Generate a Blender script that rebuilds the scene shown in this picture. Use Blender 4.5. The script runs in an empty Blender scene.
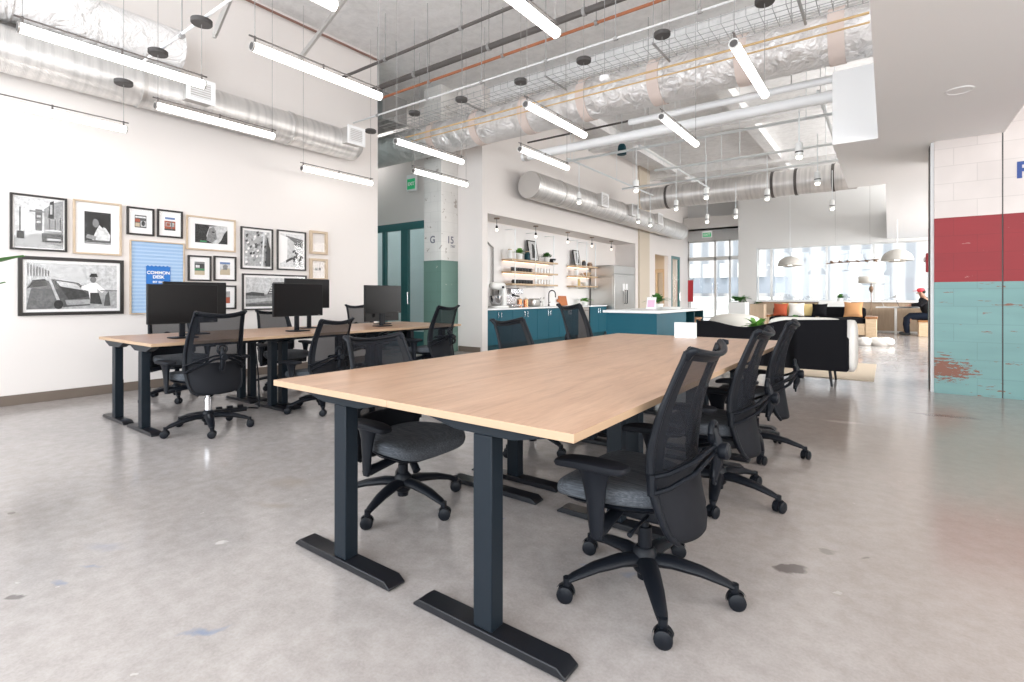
import bpy, bmesh, math, random
from mathutils import Vector, Matrix
random.seed(7)
C = bpy.context.scene.collection
PI = math.pi
def R(d): return math.radians(d)

# ------------------------------------------------------------------ materials
MATS = {}
def mat(name, col, rough=.5, metal=0., spec=.5, emit=None, es=0., trans=0., coat=0.):
    m = bpy.data.materials.new(name); m.use_nodes = True
    b = m.node_tree.nodes['Principled BSDF']
    b.inputs['Base Color'].default_value = (*col, 1); b.inputs['Roughness'].default_value = rough
    b.inputs['Metallic'].default_value = metal; b.inputs['Specular IOR Level'].default_value = spec
    b.inputs['Coat Weight'].default_value = coat
    if emit: b.inputs['Emission Color'].default_value = (*emit, 1); b.inputs['Emission Strength'].default_value = es
    if trans: b.inputs['Transmission Weight'].default_value = trans
    MATS[name] = m
    return m
def nd(m, t, **kw):
    n = m.node_tree.nodes.new(t)
    for k, v in kw.items(): setattr(n, k, v)
    return n
def ln(m, a, b): m.node_tree.links.new(a, b)
def bsdf(m): return m.node_tree.nodes['Principled BSDF']
def coords(m, scale=(1, 1, 1), rot=(0, 0, 0), kind='Object'):
    t = nd(m, 'ShaderNodeTexCoord'); mp = nd(m, 'ShaderNodeMapping')
    mp.inputs['Scale'].default_value = scale; mp.inputs['Rotation'].default_value = rot
    ln(m, t.outputs[kind], mp.inputs[0]); return mp.outputs[0]
def noise(m, vec, scale, detail=4, rough=.5, dist=0):
    n = nd(m, 'ShaderNodeTexNoise'); n.inputs['Scale'].default_value = scale; n.inputs['Detail'].default_value = detail
    n.inputs['Roughness'].default_value = rough; n.inputs['Distortion'].default_value = dist
    ln(m, vec, n.inputs['Vector']); return n.outputs['Fac']
def ramp(m, fac, stops):
    r = nd(m, 'ShaderNodeValToRGB'); el = r.color_ramp.elements
    while len(el) > 1: el.remove(el[-1])
    el[0].position = stops[0][0]; el[0].color = (*stops[0][1], 1)
    for p, c in stops[1:]:
        e = el.new(p); e.color = (*c, 1)
    ln(m, fac, r.inputs[0]); return r.outputs[0]
def mixc(m, fac, a, b, mode='MIX'):
    n = nd(m, 'ShaderNodeMix', data_type='RGBA', blend_type=mode)
    for i, v in ((0, fac), (6, a), (7, b)):
        if isinstance(v, (int, float)): n.inputs[i].default_value = v
        elif isinstance(v, tuple): n.inputs[i].default_value = (*v, 1)
        else: ln(m, v, n.inputs[i])
    return n.outputs[2]
def bump(m, h, strength=.3, dist=.01):
    n = nd(m, 'ShaderNodeBump'); n.inputs['Strength'].default_value = strength; n.inputs['Distance'].default_value = dist
    ln(m, h, n.inputs['Height']); ln(m, n.outputs[0], bsdf(m).inputs['Normal'])
def setc(m, c): ln(m, c, bsdf(m).inputs['Base Color'])
def mth(m, op, a, b=None):
    n = nd(m, 'ShaderNodeMath', operation=op)
    for i, v in ((0, a), (1, b)):
        if v is None: continue
        if isinstance(v, (int, float)): n.inputs[i].default_value = v
        else: ln(m, v, n.inputs[i])
    return n.outputs[0]
g = lambda v: (v, v, v)

m = mat('wall_white', (.775, .73, .70), .75)
bump(m, noise(m, coords(m), 60, 3), .05, .004)
m = mat('paint_white', (.86, .86, .86), .6)
m = mat('grey_paint', (.66, .66, .65), .7)
mat('office_paint', (.42, .50, .50), .7)
m = mat('beige_paint', (.62, .54, .44), .7)
m = mat('baseboard', (.16, .125, .10), .6)
# polished concrete floor
m = mat('concrete_floor', (.5, .5, .5), .22, spec=.55)
v = coords(m)
n1 = noise(m, v, .5, 5, .55); n2 = noise(m, v, 3.2, 6, .55); n3 = noise(m, v, 90, 3, .7); n4 = noise(m, v, 14, 4, .6)
c = ramp(m, n1, [(.3, (.33, .325, .32)), (.5, (.37, .36, .35)), (.72, (.40, .385, .365))])
c = mixc(m, .35, c, ramp(m, n2, [(.3, (.30, .29, .28)), (.5, (.37, .36, .35)), (.72, (.42, .41, .395))]))
c = mixc(m, .16, c, ramp(m, n3, [(.35, g(.18)), (.62, g(.52))]))
c = mixc(m, .24, c, ramp(m, n4, [(.35, (.22, .20, .18)), (.65, (.46, .45, .44))]))
wv = nd(m, 'ShaderNodeVectorMath', operation='ADD')
nz = nd(m, 'ShaderNodeTexNoise'); nz.inputs['Scale'].default_value = 11; nz.inputs['Detail'].default_value = 4; ln(m, v, nz.inputs['Vector'])
sc_ = nd(m, 'ShaderNodeVectorMath', operation='SCALE'); sc_.inputs['Scale'].default_value = .1; ln(m, nz.outputs['Color'], sc_.inputs[0])
ln(m, v, wv.inputs[0]); ln(m, sc_.outputs[0], wv.inputs[1])
vo = nd(m, 'ShaderNodeTexVoronoi'); vo.inputs['Scale'].default_value = 4.3; ln(m, wv.outputs[0], vo.inputs['Vector'])
c = mixc(m, mth(m, 'MULTIPLY', mth(m, 'LESS_THAN', vo.outputs['Distance'], .035), .5), c, (.60, .59, .57))
def stain_or_bounce(px, py, rx, ry, colr, k, soft=.7, rz=0.):
    global c
    mp = nd(m, 'ShaderNodeMapping', vector_type='TEXTURE'); mp.inputs['Location'].default_value = (px + .05, py + .05, 0); mp.inputs['Rotation'].default_value = (0, 0, rz); mp.inputs['Scale'].default_value = (rx, ry, 100)
    ln(m, wv.outputs[0], mp.inputs[0])
    L = nd(m, 'ShaderNodeVectorMath', operation='LENGTH'); ln(m, mp.outputs[0], L.inputs[0])
    f = ramp(m, L.outputs['Value'], [(soft, g(1)), (1., g(0))])
    c = mixc(m, mth(m, 'MULTIPLY', f, k), c, colr)
stain_or_bounce(.9, 4.6, 2.3, 4.2, (.29, .235, .185), .75, .1); stain_or_bounce(-.1, 5.2, .9, 1.6, (.25, .20, .155), .4, .1)  # warm reflected light on the right side, painted into the floor colour
stain_or_bounce(-1.83, 0.76, 0.085, 0.018, (.16, .23, .36), 0.7, 0.2, 0.9)
stain_or_bounce(-2.60, 0.44, 0.035, 0.018, (.12, .11, .11), 0.8, 0.6, 0.6)
stain_or_bounce(-3.62, 0.59, 0.03, 0.016, (.16, .14, .13), 0.7, 0.6, 0.6)
stain_or_bounce(-2.59, 0.56, 0.05, 0.018, (.2, .25, .36), 0.6, 0.2, 0.5)
stain_or_bounce(-2.65, 0.67, 0.07, 0.015, (.2, .25, .36), 0.5, 0.2, 0.7)
stain_or_bounce(-2.80, 0.77, 0.12, 0.05, (.26, .29, .36), 0.45, 0.1, 0.5)
stain_or_bounce(-2.42, 1.09, 0.035, 0.02, (.62, .61, .6), 0.8, 0.6, 0.6)
stain_or_bounce(-0.32, 2.36, 0.075, 0.034, (.12, .105, .1), 0.85, 0.75, 0.63)
stain_or_bounce(0.44, 6.22, 0.3, 0.06, (.15, .13, .12), 0.7, 0.5, 0.1)
stain_or_bounce(-0.21, 2.61, 0.05, 0.02, (.17, .15, .14), 0.6, 0.5, 0.6)
stain_or_bounce(-0.07, 2.64, 0.03, 0.015, (.15, .13, .12), 0.6, 0.5, 0.6)
stain_or_bounce(-1.56, 2.05, 0.02, 0.02, (.15, .2, .36), 0.7, 0.5, 0)
stain_or_bounce(-0.32, 5.38, 0.17, 0.06, (.50, .47, .43), 0.6, 0.4, 0.1)
stain_or_bounce(-2.88, 1.68, 0.2, 0.1, (.30, .26, .21), 0.4, 0.1, 0.4)
stain_or_bounce(-2.63, 1.45, 0.14, 0.05, (.29, .25, .2), 0.4, 0.1, 0.4)
stain_or_bounce(-0.84, 1.93, 0.05, 0.03, (.25, .31, .42), 0.5, 0.2, 0.4)
stain_or_bounce(-1.01, 1.88, 0.04, 0.02, (.22, .28, .4), 0.5, 0.2, 0.4)
c = mixc(m, 1., c, (1.04, .985, .975), 'MULTIPLY')
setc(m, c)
rg = ramp(m, n2, [(.3, g(.12)), (.7, g(.21))]); ln(m, rg, bsdf(m).inputs['Roughness'])
bump(m, noise(m, v, 18, 3), .02, .004)
# ceiling concrete
m = mat('ceiling_concrete', (.6, .6, .6), .85)
v = coords(m)
c = mixc(m, .5, ramp(m, noise(m, v, .8, 6, .65), [(.3, (.70, .68, .665)), (.55, (.84, .82, .805)), (.75, (.90, .88, .865))]),
         ramp(m, noise(m, v, 6, 6, .7, .5), [(.3, g(.6)), (.6, g(.86))]))
setc(m, c)
# column paint with chips
def chipped(name, base, under, scale, thr, stretch=(1, 1, 1), rough=.55):
    m = mat(name, base, rough); v = coords(m, stretch)
    f = noise(m, v, scale, 6, .65, .3)
    k = ramp(m, f, [(thr, g(0)), (thr + .02, g(1))])
    t = mixc(m, .2, base, ramp(m, noise(m, v, scale * .4, 4), [(.35, tuple(x * .7 for x in base)), (.65, tuple(min(1, x * 1.2) for x in base))]))
    br = nd(m, 'ShaderNodeTexBrick'); ln(m, coords(m, (1, 1, 1), (R(90), 0, 0)), br.inputs['Vector'])
    br.inputs['Scale'].default_value = 1; br.inputs['Brick Width'].default_value = .4; br.inputs['Row Height'].default_value = .2
    br.inputs['Mortar Size'].default_value = .004; br.inputs['Color1'].default_value = (1, 1, 1, 1); br.inputs['Color2'].default_value = (.96, .96, .96, 1); br.inputs['Mortar'].default_value = (.82, .82, .82, 1)
    t = mixc(m, .8, t, br.outputs['Color'], 'MULTIPLY')
    if name == 'block_teal':
        gx = nd(m, 'ShaderNodeMapping'); gx.inputs['Location'].default_value = (-.52 / .3, 0, -.27 / .14); gx.inputs['Scale'].default_value = (1 / .3, 0, 1 / .14); ln(m, nd(m, 'ShaderNodeTexCoord').outputs['Object'], gx.inputs[0])
        gl_ = nd(m, 'ShaderNodeVectorMath', operation='LENGTH'); ln(m, gx.outputs[0], gl_.inputs[0])
        kk = mth(m, 'GREATER_THAN', mth(m, 'SUBTRACT', noise(m, coords(m, (6, 6, 22)), 2.2, 5, .7), mth(m, 'MULTIPLY', gl_.outputs['Value'], .28)), .30)
        k = mth(m, 'MAXIMUM', k, kk)
    setc(m, mixc(m, k, t, under)); bump(m, br.outputs['Fac'], -.25, .006)
    return m
chipped('block_teal', (.175, .33, .325), (.22, .09, .06), 3.6, .635, (1, 1, 5))
chipped('block_red', (.26, .010, .016), (.42, .2, .18), 4, .68, (1, 1, 4))
chipped('block_white', (.66, .605, .58), (.55, .5, .47), 5, .72)
chipped('column_white', (.74, .72, .69), (.40, .36, .32), 6, .62)
chipped('column_green', (.135, .235, .20), (.5, .48, .4), 2.4, .67, rough=.3)
# wood desk top
def wood(name, c1, c2, c3, scale=(14, 1.2, 14), rough=.38):
    m = mat(name, c1, rough); v = coords(m, scale)
    f = noise(m, v, 2.2, 6, .6, .6); f2 = noise(m, coords(m, tuple(s * 3.2 for s in scale)), 4, 4, .6)
    c = ramp(m, f, [(.3, c1), (.5, c2), (.7, c3)])
    setc(m, mixc(m, .3, c, ramp(m, f2, [(.35, c1), (.65, c3)])))
    return m
wood('desk_oak', (.38, .215, .13), (.51, .315, .205), (.59, .385, .265), (9, .9, 9), .32)
mat('oak_edge', (.45, .31, .20), .5)
wood('plywood', (.50, .36, .22), (.58, .43, .28), (.66, .50, .34), (2, 2, 12), .5)
wood('panel_tan', (.34, .25, .17), (.40, .30, .21), (.45, .34, .24), (8, 8, 1), .55)
wood('bench_brown', (.22, .09, .03), (.30, .13, .045), (.36, .17, .06), (3, 3, 3), .4)
wood('frame_oak', (.48, .36, .25), (.55, .43, .31), (.62, .49, .36), (6, 6, 6), .5)
mat('black_metal', (.010, .011, .014), .3, spec=.35)
mat('desk_metal', (.009, .014, .020), .42, spec=.2)
mat('black_plastic', (.006, .0075, .011), .42, spec=.2)
mat('black_gloss', (.008, .008, .009), .12)
mat('screen_black', (.006, .0055, .006), .3, spec=.25)
mat('monitor_back', (.009, .009, .0095), .45, spec=.28)
mat('canopy_grey', (.06, .055, .053), .6)
mat('frame_black', (.018, .015, .014), .4)
# woven seat fabric
m = mat('seat_fabric', (.05, .055, .062), .85); v = coords(m, (4, 60, 80))
setc(m, ramp(m, noise(m, v, 3, 5, .6), [(.35, (.034, .038, .045)), (.55, (.07, .078, .09)), (.75, (.13, .14, .155))]))
bump(m, noise(m, v, 6, 3), .4, .004)
# breathable mesh: partly see-through weave
m = mat('mesh_fabric', (.009, .0105, .015), .75, spec=.2)
tr = nd(m, 'ShaderNodeBsdfTransparent'); mx = nd(m, 'ShaderNodeMixShader'); mx.inputs[0].default_value = .20
out = m.node_tree.nodes['Material Output']
ln(m, bsdf(m).outputs[0], mx.inputs[1]); ln(m, tr.outputs[0], mx.inputs[2]); ln(m, mx.outputs[0], out.inputs[0])
mat('shell_black', (.0075, .0085, .012), .65, spec=.2)
mat('chrome', (.7, .7, .72), .18, 1.)
mat('steel', (.56, .55, .53), .32, .85)
m = mat('galvanised', (.62, .60, .58), .36, .75)
def ribbed(name, axis, per=.05):
    m = mat(name, (.66, .64, .62), .38, .7); v = coords(m)
    w = nd(m, 'ShaderNodeTexWave', bands_direction=axis); w.inputs['Scale'].default_value = 26; ln(m, v, w.inputs['Vector'])
    w.inputs['Distortion'].default_value = .15
    setc(m, mixc(m, .6, (.66, .64, .62), ramp(m, noise(m, coords(m, (1, 14, 1) if axis == 'Y' else (14, 1, 1)), 1.2, 3), [(.3, (.56, .55, .54)), (.6, (.82, .80, .78))])))
    bump(m, w.outputs['Fac'], .35, .006); return m
ribbed('duct_along_wall', 'Y'); ribbed('duct_across', 'X')
m = mat('foil', (.82, .80, .79), .3, .6); v = coords(m)
vf = nd(m, 'ShaderNodeTexVoronoi', feature='SMOOTH_F1'); vf.inputs['Scale'].default_value = 5; ln(m, v, vf.inputs['Vector'])
hh = mth(m, 'ADD', vf.outputs['Distance'], noise(m, v, 7, 5, .6, 1.2)); bump(m, hh, .9, .06)
m = mat('white_wrap', (.84, .82, .81), .6); bump(m, noise(m, coords(m), 4, 5, .6, 1), .9, .08)
mat('tape_tan', (.72, .61, .56), .55)
mat('pipe_white', (.84, .84, .84), .45); mat('conduit_grey', (.6, .6, .6), .45)
mat('strut_white', (.74, .77, .78), .4, .2)
mat('pipe_dark', (.09, .08, .075), .5)
mat('pipe_orange', (.42, .15, .07), .5)
mat('pipe_gold', (.62, .42, .20), .45)
mat('pipe_brown', (.24, .13, .10), .6)
mat('wire', (.36, .355, .35), .4, .4)
mat('cable_grey', (.30, .29, .28), .5)
mat('tube_glow', (1, 1, 1), .4, emit=(1, .965, .93), es=5.5)
mat('bulb_glow', (1, 1, 1), .4, emit=(1, .93, .82), es=7)
mat('soft_bulb', (.9, .88, .84), .2, emit=(1, .9, .78), es=1.2)
mat('warm_glow', (1, .9, .8), .4, emit=(1, .66, .45), es=3.2)
m = mat('teal_frame', (.035, .15, .155), .4)
m = mat('teal_cabinet', (.003, .085, .125), .5, spec=.3)
mat('teal_dark', (.003, .045, .06), .5, spec=.3)
mat('counter_white', (.85, .86, .86), .25)
mat('tile_white', (.86, .84, .83), .25)
mat('cream_fabric', (.82, .80, .74), .9)
mat('sofa_black', (.008, .008, .010), .9, spec=.15)
mat('pillow_orange', (.50, .10, .045), .9); mat('pillow_white', (.82, .80, .76), .9)
mat('pillow_yellow', (.72, .56, .26), .9); mat('pillow_tan', (.56, .29, .13), .9)
mat('leaf', (.06, .20, .035), .5); mat('leaf_bright', (.13, .34, .05), .5); mat('stem', (.14, .12, .05), .6); mat('soil', (.03, .02, .015), .9)
mat('pot_white', (.82, .82, .80), .4); mat('orange_board', (.50, .17, .06), .5); mat('bronze', (.18, .11, .07), .4, .5)
mat('red_paint', (.45, .02, .03), .4); mat('blue_print', (.02, .16, .50), .6); mat('blue_pale', (.34, .50, .72), .7); mat('blue_pale2', (.44, .59, .78), .7)
mat('sign_green', (.02, .40, .15), .5, emit=(.03, .6, .22), es=.2); mat('sign_white', (.88, .88, .88), .5); mat('blue_letter', (.03, .07, .26), .6); mat('grey_letter', (.16, .16, .2), .6)
mat('rug_tan', (.62, .52, .40), .95); mat('fleece', (.86, .84, .80), .95); mat('dome_grey', (.52, .50, .46), .5)
mat('skin', (.36, .20, .13), .55); mat('jeans', (.007, .011, .022), .9, spec=.2); mat('shirt_black', (.008, .008, .010), .9, spec=.2); mat('shoe_black', (.012, .012, .012), .6); mat('cap_red', (.62, .05, .07), .7); mat('hair_dark', (.02, .014, .01), .7)
mat('pink_card', (.78, .5, .66), .6); mat('mug_dark', (.03, .03, .032), .4); mat('copper', (.55, .25, .13), .25, .9); mat('glass_cup', (.8, .82, .82), .1)
m = mat('facade', (.80, .80, .80), .8)
v = coords(m); w = nd(m, 'ShaderNodeTexWave', bands_direction='X'); w.inputs['Scale'].default_value = .33; w.inputs['Distortion'].default_value = 1.2; w.inputs['Detail'].default_value = 3; ln(m, v, w.inputs['Vector'])
setc(m, ramp(m, w.outputs['Fac'], [(.2, (.30, .315, .33)), (.5, (.46, .46, .46)), (.8, (.58, .55, .52))]))
mat('pavement', (.5, .5, .5), .9); mat('facade_dark', (.28, .31, .35), .7); mat('facade_pale', (.75, .77, .72), .8)
# thin clear glazing
for gn, gt in (('glazing', .985), ('picture_glass', 1.)):
  m = mat(gn, (1, 1, 1), .02)
  tr = nd(m, 'ShaderNodeBsdfTransparent'); gl = nd(m, 'ShaderNodeBsdfGlossy'); gl.inputs['Roughness'].default_value = .02
  fr = nd(m, 'ShaderNodeFresnel'); ior = 1.45 if gn == 'glazing' else 1.22; ge = nd(m, 'ShaderNodeNewGeometry'); mr = nd(m, 'ShaderNodeMapRange'); mr.inputs[3].default_value = ior; mr.inputs[4].default_value = 1 / ior; ln(m, ge.outputs['Backfacing'], mr.inputs[0]); ln(m, mr.outputs[0], fr.inputs[0]); mx = nd(m, 'ShaderNodeMixShader')
  tr.inputs[0].default_value = (gt, gt, gt, 1)
  ln(m, fr.outputs[0], mx.inputs[0]); ln(m, tr.outputs[0], mx.inputs[1]); ln(m, gl.outputs[0], mx.inputs[2]); ln(m, mx.outputs[0], m.node_tree.nodes['Material Output'].inputs[0])
for i in range(11):
    t = i / 10; mat('print%d' % i, (t * t * .86 + .01, t * t * .84 + .01, t * t * .83 + .01), .45)
    if 0 < i < 10:
        m = MATS['print%d' % i]; k_ = t * t * .85 + .01; setc(m, ramp(m, noise(m, coords(m), 26, 5, .7, .4), [(.30, g(k_ * .65)), (.5, g(k_)), (.70, g(min(.85, k_ * 1.3 + .02)))]))
mat('print_red', (.35, .08, .04), .5); mat('print_blue', (.12, .2, .4), .5); mat('print_green', (.05, .25, .1), .5); mat('print_sand', (.5, .42, .3), .5)
M = MATS

# ------------------------------------------------------------------ mesh builder
class MB:
    def __init__(s): s.bm = bmesh.new(); s.mi = 0
    def use(s, i): s.mi = i; return s
    def face(s, vs):
        try: f = s.bm.faces.new(vs)
        except ValueError: return
        f.material_index = s.mi; f.smooth = True
    def box(s, x0, x1, y0, y1, z0, z1, T=None):
        vs = [s.bm.verts.new((T @ Vector(p)) if T else p) for p in ((x0, y0, z0), (x1, y0, z0), (x1, y1, z0), (x0, y1, z0), (x0, y0, z1), (x1, y0, z1), (x1, y1, z1), (x0, y1, z1))]
        for q in ((0, 3, 2, 1), (4, 5, 6, 7), (0, 1, 5, 4), (1, 2, 6, 5), (2, 3, 7, 6), (3, 0, 4, 7)): s.face([vs[i] for i in q])
        return s
    def cb(s, cx, cy, cz, sx, sy, sz, T=None): return s.box(cx - sx / 2, cx + sx / 2, cy - sy / 2, cy + sy / 2, cz - sz / 2, cz + sz / 2, T)
    def tube(s, pts, r, seg=10, flat=1., caps=True, up=None):
        pts = [Vector(p) for p in pts]; n = len(pts); rr = r if isinstance(r, (list, tuple)) else [r] * n
        rings = []; prev = None
        for i, p in enumerate(pts):
            d = (pts[min(i + 1, n - 1)] - pts[max(i - 1, 0)]).normalized()
            if prev is None:
                a = Vector(up) if up else (Vector((0, 0, 1)) if abs(d.z) < .9 else Vector((1, 0, 0)))
                a = (a - d * a.dot(d)).normalized()
            else: a = (prev - d * prev.dot(d)).normalized()
            prev = a; b = d.cross(a)
            rings.append([s.bm.verts.new(p + (a * math.cos(2 * PI * k / seg) * flat + b * math.sin(2 * PI * k / seg)) * rr[i]) for k in range(seg)])
        for i in range(n - 1):
            for k in range(seg): s.face([rings[i][k], rings[i][(k + 1) % seg], rings[i + 1][(k + 1) % seg], rings[i + 1][k]])
        if caps: s.face(rings[0][::-1]); s.face(rings[-1])
        return s
    def cyl(s, p0, p1, r, r2=None, seg=16): return s.tube([p0, p1], [r, r if r2 is None else r2], seg)
    def lathe(s, prof, o=(0, 0, 0), seg=20, T=None):
        o = Vector(o); rings = []
        for r, z in prof:
            if r < 1e-5:
                p = Vector((0, 0, z)); rings.append([s.bm.verts.new(o + (T @ p if T else p))])
            else:
                ring = []
                for k in range(seg):
                    p = Vector((r * math.cos(2 * PI * k / seg), r * math.sin(2 * PI * k / seg), z)); ring.append(s.bm.verts.new(o + (T @ p if T else p)))
                rings.append(ring)
        for a, b in zip(rings, rings[1:]):
            for k in range(seg):
                k2 = (k + 1) % seg
                if len(a) == 1 and len(b) == 1: continue
                if len(a) == 1: s.face([a[0], b[k2], b[k]])
                elif len(b) == 1: s.face([a[k], a[k2], b[0]])
                else: s.face([a[k], a[k2], b[k2], b[k]])
        return s
    def grid(s, nu, nv, f):
        vs = [[s.bm.verts.new(f(i / nu, j / nv)) for j in range(nv + 1)] for i in range(nu + 1)]
        for i in range(nu):
            for j in range(nv): s.face([vs[i][j], vs[i + 1][j], vs[i + 1][j + 1], vs[i][j + 1]])
        return s
    def sq(s, c, a, b, h, e1=.35, e2=.35, nu=24, nv=10, T=None, fn=None):
        pw = lambda v, e: math.copysign(abs(v) ** e, v)
        prof = []
        rings = []
        for j in range(nv + 1):
            ph = -PI / 2 + PI * j / nv; cr = pw(math.cos(ph), e1); z = h * pw(math.sin(ph), e1); ring = []
            for i in range(nu if 0 < j < nv else 1):
                th = 2 * PI * i / nu
                p = Vector((a * cr * pw(math.cos(th), e2), b * cr * pw(math.sin(th), e2), z))
                if fn: p = fn(p)
                p = p + Vector(c)
                ring.append(s.bm.verts.new(T @ p if T else p))
            rings.append(ring)
        for A, B in zip(rings, rings[1:]):
            for i in range(nu):
                k = (i + 1) % nu
                if len(A) == 1: s.face([A[0], B[k], B[i]])
                elif len(B) == 1: s.face([A[i], A[k], B[0]])
                else: s.face([A[i], A[k], B[k], B[i]])
        return s
    def prism(s, pts, d):
        d = Vector(d); a = [s.bm.verts.new(p) for p in pts]; b = [s.bm.verts.new(Vector(p) + d) for p in pts]; n = len(pts)
        s.face(a[::-1]); s.face(b)
        for i in range(n): s.face([a[i], a[(i + 1) % n], b[(i + 1) % n], b[i]])
        return s
    def text(s, txt, size, T, depth=.002, bold=0.):
        cu = bpy.data.curves.new('lettering', 'FONT'); cu.body = txt; cu.size = size; cu.extrude = depth; cu.align_x = 'CENTER'; cu.align_y = 'CENTER'; cu.offset = bold
        o = bpy.data.objects.new('lettering', cu); C.objects.link(o)
        me = bpy.data.meshes.new_from_object(o.evaluated_get(bpy.context.evaluated_depsgraph_get()))
        n0 = len(s.bm.faces); me.transform(T); s.bm.from_mesh(me); s.bm.faces.ensure_lookup_table()
        for f in s.bm.faces[n0:]: f.material_index = s.mi
        bpy.data.objects.remove(o); bpy.data.curves.remove(cu); bpy.data.meshes.remove(me)
        return s
    def build(s, name, mats, parent=None, bevel=0, solid=0, off=0., sub=0, angle=35, recalc=True, loc=None):
        if recalc: bmesh.ops.recalc_face_normals(s.bm, faces=s.bm.faces)
        me = bpy.data.meshes.new(name); s.bm.to_mesh(me); s.bm.free()
        for mm in (mats if isinstance(mats, (list, tuple)) else [mats]): me.materials.append(M[mm] if isinstance(mm, str) else mm)
        me.set_sharp_from_angle(angle=R(angle))
        o = bpy.data.objects.new(name, me); C.objects.link(o)
        if parent is not None: o.parent = parent
        if loc: o.location = loc
        if solid: md = o.modifiers.new('s', 'SOLIDIFY'); md.thickness = solid; md.offset = off
        if bevel: md = o.modifiers.new('b', 'BEVEL'); md.width = bevel; md.segments = 2; md.limit_method = 'ANGLE'; md.angle_limit = R(40)
        if sub: md = o.modifiers.new('u', 'SUBSURF'); md.levels = sub; md.render_levels = sub
        return o
def tag(o, label, cat, group=None):
    o['label'] = label; o['category'] = cat
    if group: o['group'] = group
    return o
def thing(name, label, cat, loc=(0, 0, 0), rz=0., group=None):
    o = bpy.data.objects.new(name, None); C.objects.link(o); o.empty_display_size = .1
    o.location = loc; o.rotation_euler = (0, 0, rz)
    return tag(o, label, cat, group)
def struct(name, mb, mats, **kw):
    o = mb.build(name, mats, **kw); o['kind'] = 'structure'; return o
def copy_tree(o, parent=None):
    c = o.copy(); C.objects.link(c)
    if parent is not None: c.parent = parent
    for ch in list(o.children): copy_tree(ch, c)
    return c
def TX(loc): # text on a face looking +X
    return Matrix(((0, 0, 1, loc[0]), (1, 0, 0, loc[1]), (0, 1, 0, loc[2]), (0, 0, 0, 1)))
def TY(loc): # text on a face looking -Y
    return Matrix(((1, 0, 0, loc[0]), (0, 0, -1, loc[1]), (0, 1, 0, loc[2]), (0, 0, 0, 1)))

# ------------------------------------------------------------------ camera
F = 512.; TH = R(36.3); HZ = 1.11
cd = bpy.data.cameras.new('camera'); cam = bpy.data.objects.new('camera', cd); C.objects.link(cam)
cam.location = (0, 0, HZ); cam.rotation_euler = (R(90), 0, TH); cd.sensor_width = 36; cd.lens = F / 1024 * 36
cd.shift_y = -(341 - 296.5) / 1024; cd.clip_start = .05; cd.clip_end = 200
bpy.context.scene.camera = cam

# ------------------------------------------------------------------ room shell
ZC = 5.3
XR, YR, XLL = 4.6, -3.6, -11.5      # right wall, rear wall, far left
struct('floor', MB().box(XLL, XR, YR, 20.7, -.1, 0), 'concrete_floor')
cb = MB().box(XLL, XR, YR, 20.9, ZC, ZC + .15)
struct('ceiling', cb, 'ceiling_concrete')
bm = MB()
for x in (-5.6, -2.6, .4): bm.box(x - .12, x + .12, 8.2, 20.7, ZC - .22, ZC)
for y in (8.2, 12.4, 16.6): bm.box(-7.2, 4.6, y - .15, y + .15, ZC - .3, ZC)
struct('ceiling_beams', bm, 'ceiling_concrete')
struct('wall_left', MB().box(-7.35, -7.2, YR, 5.83, 0, ZC), 'wall_white')
struct('baseboard_left', MB().box(-7.2, -7.185, YR, 5.83, 0, .104), 'baseboard', bevel=.003)
# kitchen wall with its niche
bm = MB()
bm.box(-7.3, -6.46, 7.8, 7.97, 0, ZC).box(-7.3, -6.46, 15.4, 15.62, 0, ZC).box(-7.3, -6.46, 7.97, 15.4, 2.78, ZC)
bm.box(-7.3, -7.15, 7.97, 15.4, 0, 2.78)
struct('wall_kitchen', bm, 'wall_white')
struct('baseboard_kitchen', MB().box(-7.08, -6.5, 7.785, 7.8, 0, .104), 'baseboard', bevel=.003)
bm = MB().box(-6.6, -6.46, 15.62, 17.1, 0, ZC).box(-6.6, -6.46, 17.1, 18.4, 2.58, ZC).box(-6.6, -6.46, 18.4, 18.75, 0, ZC).box(-6.6, -6.46, 18.75, 19.7, 2.62, ZC).box(-6.6, -6.46, 19.7, 20.9, 0, ZC)
struct('wall_passage', bm, 'wall_white')
struct('trim_pillar', MB().box(-6.5, -6.4, 15.62, 16.45, 0, ZC), 'beige_paint')
struct('wall_passage_room', MB().box(-9.2, -9.1, 15.6, 20.9, 0, 3), 'beige_paint')
struct('wall_room_ends', MB().box(-9.2, -6.6, 15.5, 15.6, 0, 3).box(-9.2, -6.6, 20.8, 20.9, 0, 3).box(-9.2, -6.6, 15.5, 20.9, 3, 3.08), 'beige_paint')
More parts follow.
